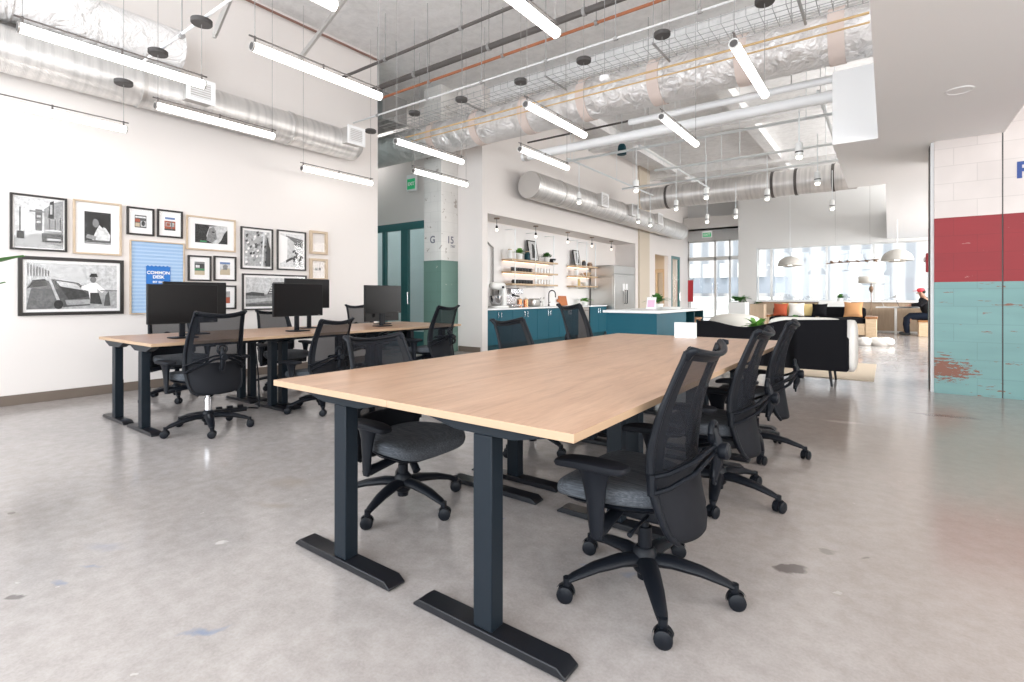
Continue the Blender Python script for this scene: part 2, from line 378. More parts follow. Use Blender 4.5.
# window wall at the far end
bm = MB().box(-4.35, -4.2, 19.7, 20.9, 0, ZC).box(-4.2, -3.75, 19.7, 19.85, 0, ZC).box(-3.75, XR, 19.7, 19.85, 2.8, ZC).box(-3.75, XR, 19.7, 19.85, 0, .93)
struct('wall_far', bm, 'grey_paint')
struct('wall_entrance', MB().box(-6.46, -4.35, 20.7, 20.85, 3.3, ZC), 'grey_paint')
struct('trim_wainscot', MB().box(-3.75, .9, 19.66, 19.7, .05, .93), 'panel_tan')
struct('trim_sill', MB().box(-3.75, XR, 19.58, 19.86, .93, .965), 'paint_white', bevel=.004)
xs = [-3.72, -3.3, -2.1, -.2 - .75, .02, 1.3, 2.6, 4.55]
xs = [-3.72, -3.28, -1.63, -.36, 1.1, 2.8, 4.55]
for i in range(len(xs) - 1):
    a, b = xs[i], xs[i + 1]
    w = MB().box(a, a + .035, 19.74, 19.82, .965, 2.8).box(b - .035, b, 19.74, 19.82, .965, 2.8).box(a + .035, b - .035, 19.74, 19.82, .965, 1.0).box(a + .035, b - .035, 19.74, 19.82, 2.76, 2.8)
    o = struct('window_%d' % (i + 1), w, 'steel', bevel=.003)
    MB().box(a + .035, b - .035, 19.775, 19.783, 1.0, 2.76).build('pane', 'glazing', o)
# storefront entrance
bm = MB()
for x in (-6.44, -5.42, -4.88, -4.38): bm.box(x - .03, x + .03, 20.7, 20.78, 0, 3.3)
bm.box(-6.46, -4.36, 20.7, 20.78, 2.52, 2.66).box(-6.46, -4.36, 20.7, 20.78, 3.24, 3.3)
o = struct('door_1', bm, 'steel', bevel=.004)
MB().box(-6.41, -4.41, 20.735, 20.743, .01, 3.24).build('pane', 'glazing', o)
hm = MB()
for x in (-5.5, -5.33): hm.tube([(x, 20.68, .6), (x, 20.62, .63), (x, 20.62, 1.6), (x, 20.68, 1.63)], .014)
hm.build('door_handle', 'chrome', o)
# passage door leaf and the wooden door seen through the opening
o = struct('door_2', MB().box(-6.52, -6.45, 18.75, 18.85, 0, 2.62).box(-6.52, -6.45, 19.6, 19.7, 0, 2.62).box(-6.52, -6.45, 18.85, 19.6, 2.52, 2.62).box(-6.5, -6.47, 18.85, 19.6, 0, .3), 'teal_frame', bevel=.004)
MB().box(-6.49, -6.482, 18.85, 19.6, .3, 2.52).build('pane', 'glazing', o)
MB().tube([(-6.45, 19.52, .95), (-6.4, 19.52, .95), (-6.4, 19.52, 1.25), (-6.45, 19.52, 1.25)], .012).build('door_handle', 'chrome', o)
o = struct('door_3', MB().box(-8.15, -8.02, 20.72, 20.79, 0, 2.25).box(-7.5, -7.36, 20.72, 20.79, 0, 2.25).box(-8.02, -7.5, 20.72, 20.79, 2.1, 2.25).box(-8.02, -7.5, 20.72, 20.79, 0, .3).box(-7.8, -7.72, 20.72, 20.79, .3, 2.1), 'plywood', bevel=.004)
MB().box(-8.02, -7.5, 20.75, 20.756, .3, 2.1).build('pane', 'glazing', o)
# teal glazed front behind the left wall, and the wall over it
YT = 7.7
bm = MB(); pieces = [(-9.95, -9.75), (-9.35, -9.25), (-8.72, -8.5), (-7.86, -7.58)]
for a, b in pieces: bm.box(a, b, YT, YT + .08, 0, 2.74)
bm.box(-9.95, -7.58, YT - .01, YT + .09, 2.58, 2.74).box(-9.95, -7.58, YT, YT + .08, 0, .35)
o = struct('door_4', bm, 'teal_frame', bevel=.004)
MB().box(-9.75, -7.86, YT + .035, YT + .043, .35, 2.58).build('pane', 'glazing', o)
MB().tube([(-8.45, YT, .95), (-8.45, YT - .05, .95), (-8.45, YT - .05, 1.2), (-8.45, YT, 1.2)], .012).build('door_handle', 'chrome', o)
struct('wall_over_glass', MB().box(XLL, -7.58, YT, YT + .1, 2.74, ZC).box(XLL, -9.95, YT, YT + .1, 0, 2.74), 'wall_white')
struct('wall_back_office', MB().box(XLL, -7.3, 11.5, 11.6, 0, ZC).box(XLL, XLL + .1, 5.7, 11.5, 0, ZC).box(XLL, -7.35, 5.68, 5.83, 0, ZC), 'office_paint')
struct('trim_board', MB().box(-7.8, -7.68, 7.62, 7.68, .75, 2.2), 'beige_paint')
# square concrete column with painted grid marks
bm = MB().box(-7.58, -7.1, 7.31, 7.79, 1.83, ZC).use(1).box(-7.585, -7.095, 7.305, 7.79, 0, 1.83).use(2)
bm.text('G', .2, TY((-7.34, 7.308, 2.24)), .002, .004).text('15', .2, TX((-7.098, 7.57, 2.24)), .002, .004)
bm.text('7367', .07, TX((-7.098, 7.64, 2.12)), .002, .001)
struct('column', bm, ['column_white', 'column_green', 'grey_letter'])
# plaster soffit
bm = MB().prism([(-.09, YR, 2.9), (1.02, YR, 2.9), (1.02, 7.66, 2.9), (1.02, 19.7, 2.9), (-.03, 19.7, 2.9), (-.03, 10.1, 2.9), (-.53, 10.1, 2.9), (-.53, 7.115, 2.9), (-.09, 7.115, 2.9)], (0, 0, .86))
struct('ceiling_soffit', bm, 'paint_white')
# painted masonry pier and the wall beside it
bm = MB().box(.43, 1.0, 7.66, 8.8, 0, 1.275).box(1.012, XR, 7.66, 8.8, 0, 1.275)
bm.use(1).box(.43, 1.0, 7.66, 8.8, 1.275, 2.01).box(1.012, XR, 7.66, 8.8, 1.275, 2.01).use(2).box(.43, 1.0, 7.66, 8.8, 2.01, ZC).box(1.012, XR, 7.66, 8.8, 2.01, ZC).use(3).box(1., 1.012, 7.672, 8.8, 0, ZC)
bm.use(4).text('P', .24, TY((1.17, 7.657, 2.46)), .002, .008)
struct('wall_pier', bm, ['block_teal', 'block_red', 'block_white', 'pipe_dark', 'blue_letter'])
struct('trim_pier_edge', MB().box(.40, .43, 7.70, 7.78, 0, 2.9).use(1).box(.395, .43, 7.86, 8.0, 0, 2.9), ['pipe_white', 'pipe_dark'])
# rear and right walls with tall windows (out of frame, they let the daylight in)
bm = MB().box(-7.35, XR, YR - .15, YR, 0, .25).box(-7.35, XR, YR - .15, YR, 4.6, ZC)
for x in (-7.35, -3.6, .1, 4.2): bm.box(x, x + .4, YR - .15, YR, .25, 4.6)
struct('wall_rear', bm, 'wall_white')
bm = MB().box(XR, XR + .15, YR, 20.9, 4.4, ZC).box(XR, XR + .15, YR, 20.9, 0, .9)
for a, b in ((YR, -2.6), (.6, 1.4), (4.8, 9.6), (18.6, 20.9)): bm.box(XR, XR + .15, a, b, .9, 4.4)  # the unseen opening beside the lounge is added to let in extra light
struct('wall_right', bm, 'wall_white')
# outside
struct('exterior_ground', MB().box(-40, 40, 20.9, 60, -.15, -.05), 'pavement')
bm = MB().box(-30, 30, 34, 36, 0, 5.3)
struct('exterior_building', bm, 'facade')
bm = MB().box(-14, -4.5, 29, 30, 0, 1.1).use(1).box(-14, -4.5, 31, 32, 1.3, 2.2)
for i in range(10): bm.use(0).box(-13.5 + i * .95, -13.1 + i * .95, 30.8, 30.95, 2.2, 3.0)
struct('exterior_block', bm, ['facade_pale', 'facade_dark'])

# ------------------------------------------------------------------ desks
def make_desk(D, L, fh, ins):
    t = thing('sit_stand_desk', 'x', 'desk')
    bm = MB().box(-D / 2, D / 2, -L / 2, L / 2, .7145, .74)
    for f in bm.bm.faces:
        if abs(f.calc_center_median().z - .7273) < .008: f.material_index = 1
    bm.build('tabletop', ['desk_oak', 'oak_edge'], t, bevel=.0012, recalc=True)
    for sy in (-1, 1):
        y = sy * (L / 2 - ins)
        lg = MB().cb(0, y, .347, .078, .062, .63).build('leg', 'desk_metal', t, bevel=.004)
        f = MB()
        f.prism([(-fh, y - .04, .004), (-fh, y - .04, .012), (-fh + .03, y - .04, .032), (fh - .03, y - .04, .032), (fh, y - .04, .012), (fh, y - .04, .004)], (0, .08, 0))
        f.cyl((-fh + .035, y, 0), (-fh + .035, y, .006), .022).cyl((fh - .035, y, 0), (fh - .035, y, .006), .022)
        f.build('foot', 'black_metal', lg, bevel=.003)
        w = D / 2 - .08
        MB().prism([(-w, y - .03, .7144), (-w, y - .03, .70), (-.12, y - .03, .662), (.12, y - .03, .662), (w, y - .03, .70), (w, y - .03, .7144)], (0, .06, 0)).build('bracket', 'desk_metal', lg, bevel=.002)
        MB().cb(.0, y + .034, .2, .05, .006, .33).build('inner_tube', 'black_metal', lg)
    MB().box(-.03, .03, -L / 2 + .13, L / 2 - .13, .668, .705).build('crossbeam', 'desk_metal', t, bevel=.003)
    MB().box(.1, .2, -.3, .3, .69, .7144).build('control_box', 'black_plastic', t, bevel=.006)
    return t
protos = {0: make_desk(.760, 1.198, .315, .105), 1: make_desk(.62, 1.198, .27, .055)}; fresh = {0, 1}
def place_desk(kind, x, y, label, group):
    o = protos[kind]
    if kind in fresh: fresh.discard(kind)
    else: o = copy_tree(o)
    o.location = (x, y, 0); o['label'] = label; o['group'] = group
GA = 'desks joined into the big conference table'; GB = 'computer desks by the photo wall'
for k in range(3):
    y = 1.805 + 1.2 * k
    place_desk(0, -1.06, y, ['oak-topped desk at the near right corner of the big conference table', 'oak-topped desk midway along the big table, chair-lined aisle side', 'oak-topped desk at the far end of the big table holding the acrylic sign'][k], GA)
    place_desk(0, -1.8212, y, ['oak-topped desk at the near left corner of the big conference table', 'oak-topped desk midway along the big table, on the side towards the photo wall', 'oak-topped desk at the far end of the big table, on the kitchen side'][k], GA)
    y = 2.15 + 1.2 * k
    place_desk(1, -4.94, y, ['oak-topped computer desk at the near end of the workstation row, aisle side', 'oak-topped computer desk midway along the workstation row, aisle side', 'oak-topped computer desk at the column end of the workstation row, aisle side'][k], GB)
    place_desk(1, -5.564, y, ['oak-topped computer desk at the near end of the workstation row, photo wall side', 'oak-topped computer desk midway along the workstation row, photo wall side', 'oak-topped computer desk at the column end of the workstation row, photo wall side'][k], GB)

# ------------------------------------------------------------------ task chairs (face local +X)
PROF = [(.27, -.18), (.32, -.155), (.42, -.122), (.52, -.102), (.60, -.106), (.70, -.13), (.80, -.165), (.88, -.197), (.935, -.222)]
WID = [(.27, .13), (.285, .165), (.31, .19), (.36, .205), (.45, .214), (.6, .216), (.75, .208), (.9, .192), (.94, .188)]
DISH = [(.27, .04), (.36, .062), (.48, .078), (.60, .078), (.75, .06), (.94, .045)]
def lerp(tab, z):
    if z <= tab[0][0]: return tab[0][1]
    for (a, va), (b, vb) in zip(tab, tab[1:]):
        if z <= b:
            t = (z - a) / (b - a); return va + (vb - va) * t
    return tab[-1][1]
def sm(tab, z): return sum(lerp(tab, z + d) for d in (-.03, -.015, 0, .015, .03)) / 5
def back_pt(u, z, dx=0., k=1.):
    w = lerp(WID, z)
    zz = z - (.024 * (1 - u * u) if z > .78 else 0) * max(0, min(1, (z - .78) / .14))
    return Vector((sm(PROF, z) - sm(DISH, z) * (1 - abs(u) ** 2.4) + dx, u * w * k, zz))
def make_chair():
    t = thing('task_chair', 'x', 'chair')
    b = MB().lathe([(0, .165), (.032, .165), (.044, .15), (.05, .11), (.044, .08), (.03, .065), (.028, .045), (0, .045)], seg=20)
    for k in range(5):
        a = R(-22 + 72 * k); ca, sa = math.cos(a), math.sin(a)
        P = lambda r, z: (r * ca, r * sa, z)
        b.tube([P(.02, .118), P(.10, .122), P(.2, .108), P(.285, .084), P(.31, .074)], [.038, .036, .030, .022, .017], 12, .62)
        b.cyl(P(.312, .086), P(.312, .05), .015)
    base = b.build('star_base', 'black_plastic', t)
    for k in range(5):
        a = R(-22 + 72 * k); ca, sa = math.cos(a), math.sin(a); cx, cy = .318 * ca, .318 * sa
        yaw = a + R([40, -30, 75, 10, -60][k]); ax = Vector((-math.sin(yaw), math.cos(yaw), 0)); c0 = Vector((cx, cy, .030))
        w = MB()
        for sgn in (-1, 1):
            Tm = Matrix.Translation(c0 + ax * sgn * .017) @ ax.to_track_quat('Z', 'Y').to_matrix().to_4x4()
            w.lathe([(0, -.011), (.022, -.011), (.030, -.006), (.030, .006), (.022, .011), (0, .011)], (0, 0, 0), 18, Tm)
        fw = Vector((math.cos(yaw), math.sin(yaw), 0))
        w.grid(8, 2, lambda u, v: c0 + ax * (v - .5) * .02 + (fw * math.cos(R(20 + 170 * u)) + Vector((0, 0, 1)) * math.sin(R(20 + 170 * u))) * .035)
        w.build('caster', 'black_plastic', base)
    MB().cyl((0, 0, .13), (0, 0, .24), .026).cyl((0, 0, .24), (0, 0, .31), .016).build('gas_column', 'black_plastic', t)
    mm = MB().sq((.0, 0, .322), .13, .10, .03, .4, .4).tube([(.05, -.08, .325), (.06, -.2, .32), (.06, -.27, .315)], [.006, .006, .009]).tube([(-.05, .08, .325), (-.05, .2, .32), (-.05, .26, .315)], [.006, .006, .009])
    mm.cyl((.10, -.03, .31), (.16, -.05, .265), .02)
    mm.tube([(-.08, 0, .325), (-.13, 0, .33), (-.165, 0, .34)], [.05, .045, .03], 10, .5)
    mm.build('tilt_mechanism', 'black_plastic', t)
    seatf = lambda p: Vector((p.x, p.y * (1 - .26 * max(0, (.06 - p.x) / .22) ** 1.5), p.z - .030 * max(0, (p.x - .10) / .13) ** 2 + .010 * (p.y / .25) ** 2))
    MB().sq((.055, 0, .362), .20, .225, .016, .5, .45, 28, 6, None, seatf).build('seat_pan', 'black_plastic', t)
    MB().sq((.066, 0, .402), .222, .255, .038, .42, .45, 36, 12, None, seatf).build('seat', 'seat_fabric', t, sub=1)
    for sy in (-1, 1):
        y = sy * .285
        a = MB().tube([(.06, sy * .11, .322), (.06, sy * .2, .312), (.06, sy * .27, .305), (.06, sy * .295, .305)], [.024, .026, .03, .02], 12, .8)
        a.tube([(.058, y, .285), (.060, y, .32), (.062, y, .40), (.066, y, .46), (.068, y, .50), (.066, y, .528)], [.022, .028, .034, .043, .055, .072], 14, .5, up=(0, 1, 0))
        ar = a.build('armrest', 'black_plastic', t)
        MB().sq((.08, y, .535), .138, .046, .017, .55, .5, 28, 8, None, lambda p: Vector((p.x, p.y, p.z - .012 * max(0, p.x / .138) ** 2))).build('arm_pad', 'shell_black', ar)
    # back: opaque lower shell, see-through mesh, frame with wide side bands
    MB().grid(20, 14, lambda u, v: back_pt(2 * u - 1, .272 + .253 * v)).build('back_shell', 'shell_black', t, solid=.022, off=1., recalc=False)
    MB().grid(16, 18, lambda u, v: back_pt(1.66 * u - .83, .52 + .395 * v)).build('backrest', 'mesh_fabric', t, recalc=False)
    f = MB()
    for sy in (-1, 1):
        f.tube([back_pt(sy, .275 + .655 * i / 20) for i in range(21)], [.010 + .006 * math.sin(PI * min(1, i / 16)) for i in range(21)], 10)
        f.grid(3, 18, lambda u, v: back_pt(sy * (.82 + .18 * u), .52 + .41 * v))
    n = 20
    f.tube([back_pt(2 * i / n - 1, .935, -.008, 1.0) for i in range(n + 1)], [.014 - .004 * (1 - abs(2 * i / n - 1)) for i in range(n + 1)], 10, 1.)
    f.grid(n, 4, lambda u, v: back_pt(2 * u - 1, .905 + .03 * v, -.008 * v))
    for sy in (-1, 1): f.tube([back_pt(sy * .95, .908, 0), back_pt(sy * .99, .926, -.008), back_pt(sy * 1.01, .935, -.022), back_pt(sy * 1.015, .936, -.038)], [.012, .016, .014, .008], 10)
    f.build('back_frame', 'black_plastic', t, recalc=False)
    # lumbar yoke behind the back: paired ribbons running to a hub
    yk = MB()
    for sy in (-1, 1):
        for dz in (-.008, .047):
            yk.tube([(-.112, sy * .220, .462 + dz), (-.165, sy * .205, .485 + dz * .9), (-.225, sy * .14, .525 + dz * .75), (-.25, sy * .06, .562 + dz * .5), (-.256, 0, .57 + dz * .4)], .0145, 8, .6)
        yk.tube([(-.112, sy * .220, .45), (-.112, sy * .222, .52)], .017, 8)
    yk.tube([(-.25, 0, .65), (-.262, 0, .60), (-.262, 0, .53), (-.25, 0, .47)], [.012, .022, .02, .012], 10)
    yk.tube([(-.25, .034 * math.cos(2 * PI * k / 16), .635 + .034 * math.sin(2 * PI * k / 16)) for k in range(17)], .011, 8)
    yk.tube([(-.255, .02 * math.cos(2 * PI * k / 12), .485 + .03 * math.sin(2 * PI * k / 12)) for k in range(13)], .006, 8)
    yk.build('lumbar_yoke', 'black_plastic', t)
    MB().lathe([(0, 0), (.026, 0), (.03, .006), (.03, .028), (.022, .035), (0, .035)], (0, 0, 0), 20, Matrix.Translation((-.27, 0, .575)) @ Matrix.Rotation(R(-90), 4, 'Y')).build('knob', 'black_plastic', t)
    return t
chair0 = make_chair(); used = [False]
def chair(x, y, rz, label, group, base_rot=0, lift=0.):
    o = chair0 if not used[0] else copy_tree(chair0); used[0] = True
    o.location = (x, y, 0); o.rotation_euler = (0, 0, rz); o['label'] = label; o['group'] = group
    for ch in o.children:
        nm = ch.name.split('.')[0]
        if nm == 'star_base': ch.rotation_euler = (0, 0, base_rot)
        elif lift and nm != 'gas_column': ch.location = (0, 0, lift)
        elif lift: ch.location = (0, 0, lift * .6)
    return o
G1 = 'black mesh chairs around the big table'; G2 = 'black mesh chairs at the computer desks'
chair(-.744, 1.865, PI, 'nearest black mesh-back task chair with grey seat, at the right side of the big table', G1)
chair(-.765, 2.98, PI + R(2), 'black mesh-back task chair midway along the right side of the big table', G1, R(48))
chair(-.77, 4.0, PI + R(4), 'black mesh-back task chair at the far right of the big table, before the black sofa', G1, R(54))
chair(-2.10, 1.87, 0, 'black task chair tucked under the near left corner of the big table', G1, R(20), -.045)
chair(-2.12, 3.15, 0, 'black task chair midway along the left side of the big table, before the teal cabinets', G1, R(4))
chair(-2.12, 4.09, 0, 'black task chair raised high at the far left of the big table', G1, R(25), .10)
c_ = chair(-4.57, 1.94, PI, 'black mesh-back chair before the nearest monitor, seen from behind, with chrome gas column', G2, R(40), .05)
chair(-4.50, 2.95, PI + R(6), 'black mesh-back chair at the middle computer desk, partly behind the big table corner', G2, R(22), -.045)
chair(-4.50, 4.50, PI + R(5), 'black mesh-back chair at the column end of the computer desks, turned sideways', G2, R(15), .06)
chair(-6.22, 2.32, 0, 'black chair on the wall side of the nearest computer desk, below the blue poster', G2, R(5), .04)
chair(-6.06, 3.42, 0, 'black mesh chair on the wall side, under the wide building photograph', G2, R(33))
chair(-6.15, 4.78, 0, 'black mesh chair on the wall side, last before the wall end', G2, R(40), .05)
for ch in c_.children:
    if ch.name.startswith('gas_column'): ch.data = ch.data.copy(); ch.data.materials[0] = M['chrome']; ch['label'] = 'chrome gas column'

# ------------------------------------------------------------------ monitors (screen faces local +X)
def make_monitor():
    t = thing('monitor', 'x', 'monitor')
    MB().sq((0, 0, .006), .085, .11, .006, .3, .4).build('stand_base', 'black_plastic', t)
    MB().cb(-.02, 0, .13, .028, .045, .25).cb(-.012, 0, .28, .03, .09, .09).build('stand_neck', 'black_plastic', t, bevel=.004)
    p = MB().cb(.012, 0, .303, .028, .565, .345).cb(-.012, 0, .29, .03, .3, .2).build('housing', 'monitor_back', t, bevel=.005)
    MB().cb(.0268, 0, .306, .0016, .55, .326).build('screen', 'screen_black', t)
    MB().cb(.0268, .235, .142, .002, .02, .004).build('logo', 'cable_grey', p)
    return t
mon0 = make_monitor(); mu = [False]
def monitor(x, y, rz, label, dz=0.):
    o = copy_tree(mon0) if mu[0] else mon0; mu[0] = True
    o.location = (x, y, .741); o.rotation_euler = (0, 0, rz); o['label'] = label; o['group'] = 'monitors on the computer desks'
    if dz:
        for ch in o.children:
            if ch.name.startswith(('housing', 'screen')): ch.location = (0, 0, dz)
GM = 'monitors on the computer desks'
monitor(-5.06, 1.94, 0, 'black monitor nearest the camera, screen facing the aisle, before the blue poster')
monitor(-5.06, 3.04, 0, 'black monitor on the middle computer desk, screen facing the aisle', .03)
monitor(-5.06, 4.17, 0, 'black monitor at the column end of the desks, screen facing the aisle', .03)
monitor(-5.46, 2.21, PI, 'black monitor turned to the wall, behind the nearest screen', .035)
monitor(-5.46, 3.41, PI, 'black monitor turned to the wall, behind the middle screen', .10)
monitor(-5.46, 4.50, PI, 'black monitor turned to the wall, low behind the last screen', -.09)

# ------------------------------------------------------------------ framed pictures on the left wall
XW = -7.2
def picture(y0, y1, z0, z1, label, frame, matw, shapes, fw=.02, bg='print10', dep=.028, group='framed pictures on the left wall', mats_extra=()):
    yc, zc = (y0 + y1) / 2, (z0 + z1) / 2; w, h = y1 - y0, z1 - z0
    t = thing('picture_frame', label, 'picture', (XW + .001, yc, zc), 0, group)
    f = MB().box(0, dep, -w / 2, -w / 2 + fw, -h / 2, h / 2).box(0, dep, w / 2 - fw, w / 2, -h / 2, h / 2).box(0, dep, -w / 2 + fw, w / 2 - fw, -h / 2, -h / 2 + fw).box(0, dep, -w / 2 + fw, w / 2 - fw, h / 2 - fw, h / 2)
    f.build('frame', frame, t, bevel=.002)
    mb = MB().box(.001, .010, -w / 2 + fw, w / 2 - fw, -h / 2 + fw, h / 2 - fw)
    mb.build('mount', bg, t)
    if shapes:
        iw, ih = w - 2 * fw - 2 * matw[0], h - 2 * fw - 2 * matw[1]
        names = []; p = MB(); q = 0
        for s in shapes:
            c = s[0]
            if c not in names: names.append(c)
            p.use(names.index(c)); q += 1
            X = .0103 + .00045 * q
            pt = lambda a, b: Vector((X, -iw / 2 + iw * a, -ih / 2 + ih * b))
            if s[1] == 'r': a, b, c2, d2 = s[2:]; pts = [pt(a, b), pt(c2, b), pt(c2, d2), pt(a, d2)]
            elif s[1] == 'e': a, b, rx, ry = s[2:]; pts = [pt(a + rx * math.cos(2 * PI * k / 18), b + ry * math.sin(2 * PI * k / 18)) for k in range(18)]
            else: pts = [pt(*v) for v in s[2]]
            p.prism(pts, (.0004, 0, 0))
        p.build('print', names, t, angle=20)
    gm = MB(); gm.face([gm.bm.verts.new((dep - .010, a, b)) for a, b in ((-w / 2 + fw, -h / 2 + fw), (w / 2 - fw, -h / 2 + fw), (w / 2 - fw, h / 2 - fw), (-w / 2 + fw, h / 2 - fw))]); gm.build('glass', 'picture_glass', t, recalc=False)
    return t
P = lambda k: 'print%d' % k
rnd = random.Random(3)
street = [(P(9), 'r', 0, 0, 1, 1), (P(7), 'p', [(0, 0), (1, 0), (1, .2), (.45, .28), (0, .22)]), (P(3), 'r', .1, .25, .13, .8), (P(2), 'r', .05, .17, .2, .32), (P(4), 'r', .42, .35, .56, .78), (P(8), 'r', .45, .5, .53, .55), (P(8), 'r', .45, .62, .53, .66), (P(6), 'p', [(.6, .1), (1, .05), (1, 1), (.82, .95), (.6, .8)]), (P(2), 'p', [(.68, .62), (.8, .6), (.8, .98), (.72, .95)]), (P(8), 'r', .72, .7, .77, .9), (P(3), 'r', .55, .12, 1, .30), (P(9), 'r', .62, .35, .95, .38), (P(3), 'r', .7, .38, .72, .6), (P(3), 'r', .82, .38, .84, .62), (P(3), 'r', .93, .38, .95, .64), (P(5), 'r', .3, .72, .62, .75), (P(8), 'r', .66, .16, .95, .2)]
picture(1.17, 1.62, 1.59, 2.17, 'black-framed street photograph with a tall sign, topmost at the near end of the wall', 'frame_black', (.012, .012), street)
lady = [(P(1), 'r', 0, 0, 1, 1), (P(6), 'r', 0, 0, 1, .1), (P(2), 'r', 0, .06, 1, .09), (P(9), 'p', [(.28, .12), (.95, .12), (.98, .3), (.8, .52), (.55, .6), (.42, .4)]), (P(5), 'e', .42, .66, .12, .14), (P(0), 'p', [(.25, .72), (.38, .84), (.6, .86), (.74, .7), (.7, .5), (.58, .58), (.5, .76), (.36, .8)]), (P(6), 'p', [(.05, .18), (.4, .12), (.45, .24), (.1, .3)])]
picture(1.67, 2.11, 1.58, 2.18, 'pale wood-framed portrait of a dark-haired sitter in white, beside the street photograph', 'frame_oak', (.08, .10), lady)
shop = [(P(3), 'r', 0, 0, 1, 1), ('print_red', 'r', .05, .45, .45, .7), (P(8), 'r', .5, .1, .95, .55), (P(2), 'e', .72, .35, .16, .2), (P(9), 'r', .05, .78, .95, .9), ('print_sand', 'r', .05, .08, .42, .38)]
picture(2.16, 2.44, 1.84, 2.17, 'small black-framed print with brown blocks, first of the two small upper frames', 'frame_black', (.06, .07), shop)
shop2 = [('print_red', 'r', 0, 0, 1, .72), (P(7), 'r', .1, .3, .9, .6), ('print_red', 'r', .18, .35, .5, .55), (P(2), 'r', 0, 0, 1, .12), ('print_blue', 'r', .05, .85, .95, 1), (P(4), 'r', .6, .1, .7, .7)]
picture(2.47, 2.75, 1.84, 2.18, 'small black-framed print with red shopfront, above the corner of the blue poster', 'frame_black', (.06, .07), shop2)
blue = [('blue_pale', 'r', 0, 0, 1, 1)] + [('blue_pale2', 'r', 0, i / 20 + .012, 1, i / 20 + .032) for i in range(20)]
zz = [(.27, .40), (.74, .40), (.74, .66), (.27, .66)]
st = [('blue_print', 'r', .27, .38, .74, .66)] + [('blue_print', 'e', .30 + .075 * i, y, .022, .012) for i in range(6) for y in (.38, .66)]
pb = picture(2.19, 2.77, .90, 1.78, 'pale blue poster with dark blue lettered stamp, in a thin wood frame behind the monitor', 'frame_oak', (0, 0), blue + st, .015)
tb = MB()
tb.text('COMMON', .052, TX((.0235, .002, .058)), .0005, .0014).text('DESK', .052, TX((.0235, .002, .006)), .0005, .0014).text('EST 2012', .032, TX((.0235, .002, -.055)), .0005, .0008)
tb.build('lettering', 'sign_white', pb)
face = [(P(8), 'r', 0, 0, 1, 1), (P(1), 'p', [(0, 0), (.55, 0), (.4, .12), (.34, .4), (.45, 1), (0, 1)]), (P(5), 'p', [(.34, .15), (.52, .05), (.66, .25), (.64, .7), (.56, .92), (.42, .8)]), (P(1), 'e', .55, .62, .05, .04), (P(2), 'p', [(.5, .3), (.62, .28), (.6, .34)]), ('print_green', 'r', .15, .04, .35, .12), (P(1), 'p', [(.7, 0), (1, 0), (1, .8), (.9, .6), (.8, .2)]), (P(3), 'p', [(.4, .9), (.7, .98), (.55, 1), (.4, 1)])]
picture(2.79, 3.40, 1.71, 2.15, 'wide pale wood-framed close-up portrait above two small black frames', 'frame_oak', (.085, .08), face)
land = [(P(5), 'r', 0, 0, 1, 1), (P(2), 'r', 0, .5, 1, .85), (P(9), 'r', .1, .55, .5, .75), ('print_sand', 'r', 0, 0, 1, .3), ('print_green', 'r', 0, .35, 1, .48)]
picture(2.81, 3.09, 1.31, 1.64, 'small black-framed landscape under the wide portrait, next to the blue poster', 'frame_black', (.06, .06), land)
land2 = [(P(8), 'r', 0, 0, 1, 1), ('print_sand', 'p', [(0, 0), (1, 0), (1, .45), (.6, .6), (.3, .5), (0, .3)]), (P(5), 'p', [(.3, .4), (.7, .4), (.8, .7), (.5, .85), (.3, .7)]), ('print_blue', 'r', 0, .85, 1, 1)]
picture(3.12, 3.41, 1.32, 1.65, 'small black-framed landscape under the wide portrait, next to the aerial view', 'frame_black', (.06, .06), land2)
picture(3.12, 3.41, .94, 1.26, 'small black-framed print half hidden by a monitor, low below the landscapes', 'frame_black', (.06, .06), [('print_red', 'r', 0, 0, 1, .5), (P(6), 'r', 0, .5, 1, 1), (P(3), 'r', .3, .2, .5, .7)])
aer = [(P(7), 'r', 0, 0, 1, 1)]
for i in range(52):
    a, b = rnd.random() * .92, rnd.random() * .92; aer.append((P(rnd.choice([1, 2, 3, 9, 9, 10, 5])), 'p', [(a, b), (a + .08, b + .03), (a + .07, b + .09), (a - .02 if a > .02 else 0, b + .06)]))
aer += [(P(9), 'p', [(.62, 0), (.7, 0), (.78, 1), (.72, 1)]), (P(2), 'p', [(.8, 0), (1, 0), (1, .5), (.86, .9)])]
picture(3.47, 3.93, 1.49, 2.08, 'tall black-framed aerial view of a city, above the wide building photograph', 'frame_black', (.03, .03), aer)
bl = [(P(9), 'r', 0, 0, 1, 1), (P(4), 'p', [(.2, .75), (1, .6), (1, .85), (.25, .95)]), (P(10), 'p', [(0, .1), (.3, .2), (.32, .9), (0, .95)]), (P(8), 'p', [(.3, .2), (.62, .38), (.62, .75), (.32, .9)]), (P(2), 'p', [(.25, .12), (.7, .3), (.66, .36), (.25, .2)])]
for i in range(20):
    a, b = .5 + rnd.random() * .42, .05 + rnd.random() * .5; bl.append((P(rnd.choice([1, 2, 3, 4, 7])), 'p', [(a, b), (a + .07, b + .03), (a + .05, b + .09), (a - .01, b + .05)]))
picture(3.99, 4.45, 1.50, 2.09, 'tall black-framed photograph of a white tower block, right of the aerial view', 'frame_black', (.03, .03), bl)
bw = [(P(8), 'r', 0, 0, 1, 1), (P(5), 'r', 0, .1, 1, .42), (P(7), 'p', [(0, .1), (.4, .2), (1, .1), (1, .2), (.5, .32), (0, .25)]), (P(3), 'r', 0, 0, 1, .1), (P(3), 'p', [(.35, .42), (.95, .4), (.95, .88), (.45, .85)])]
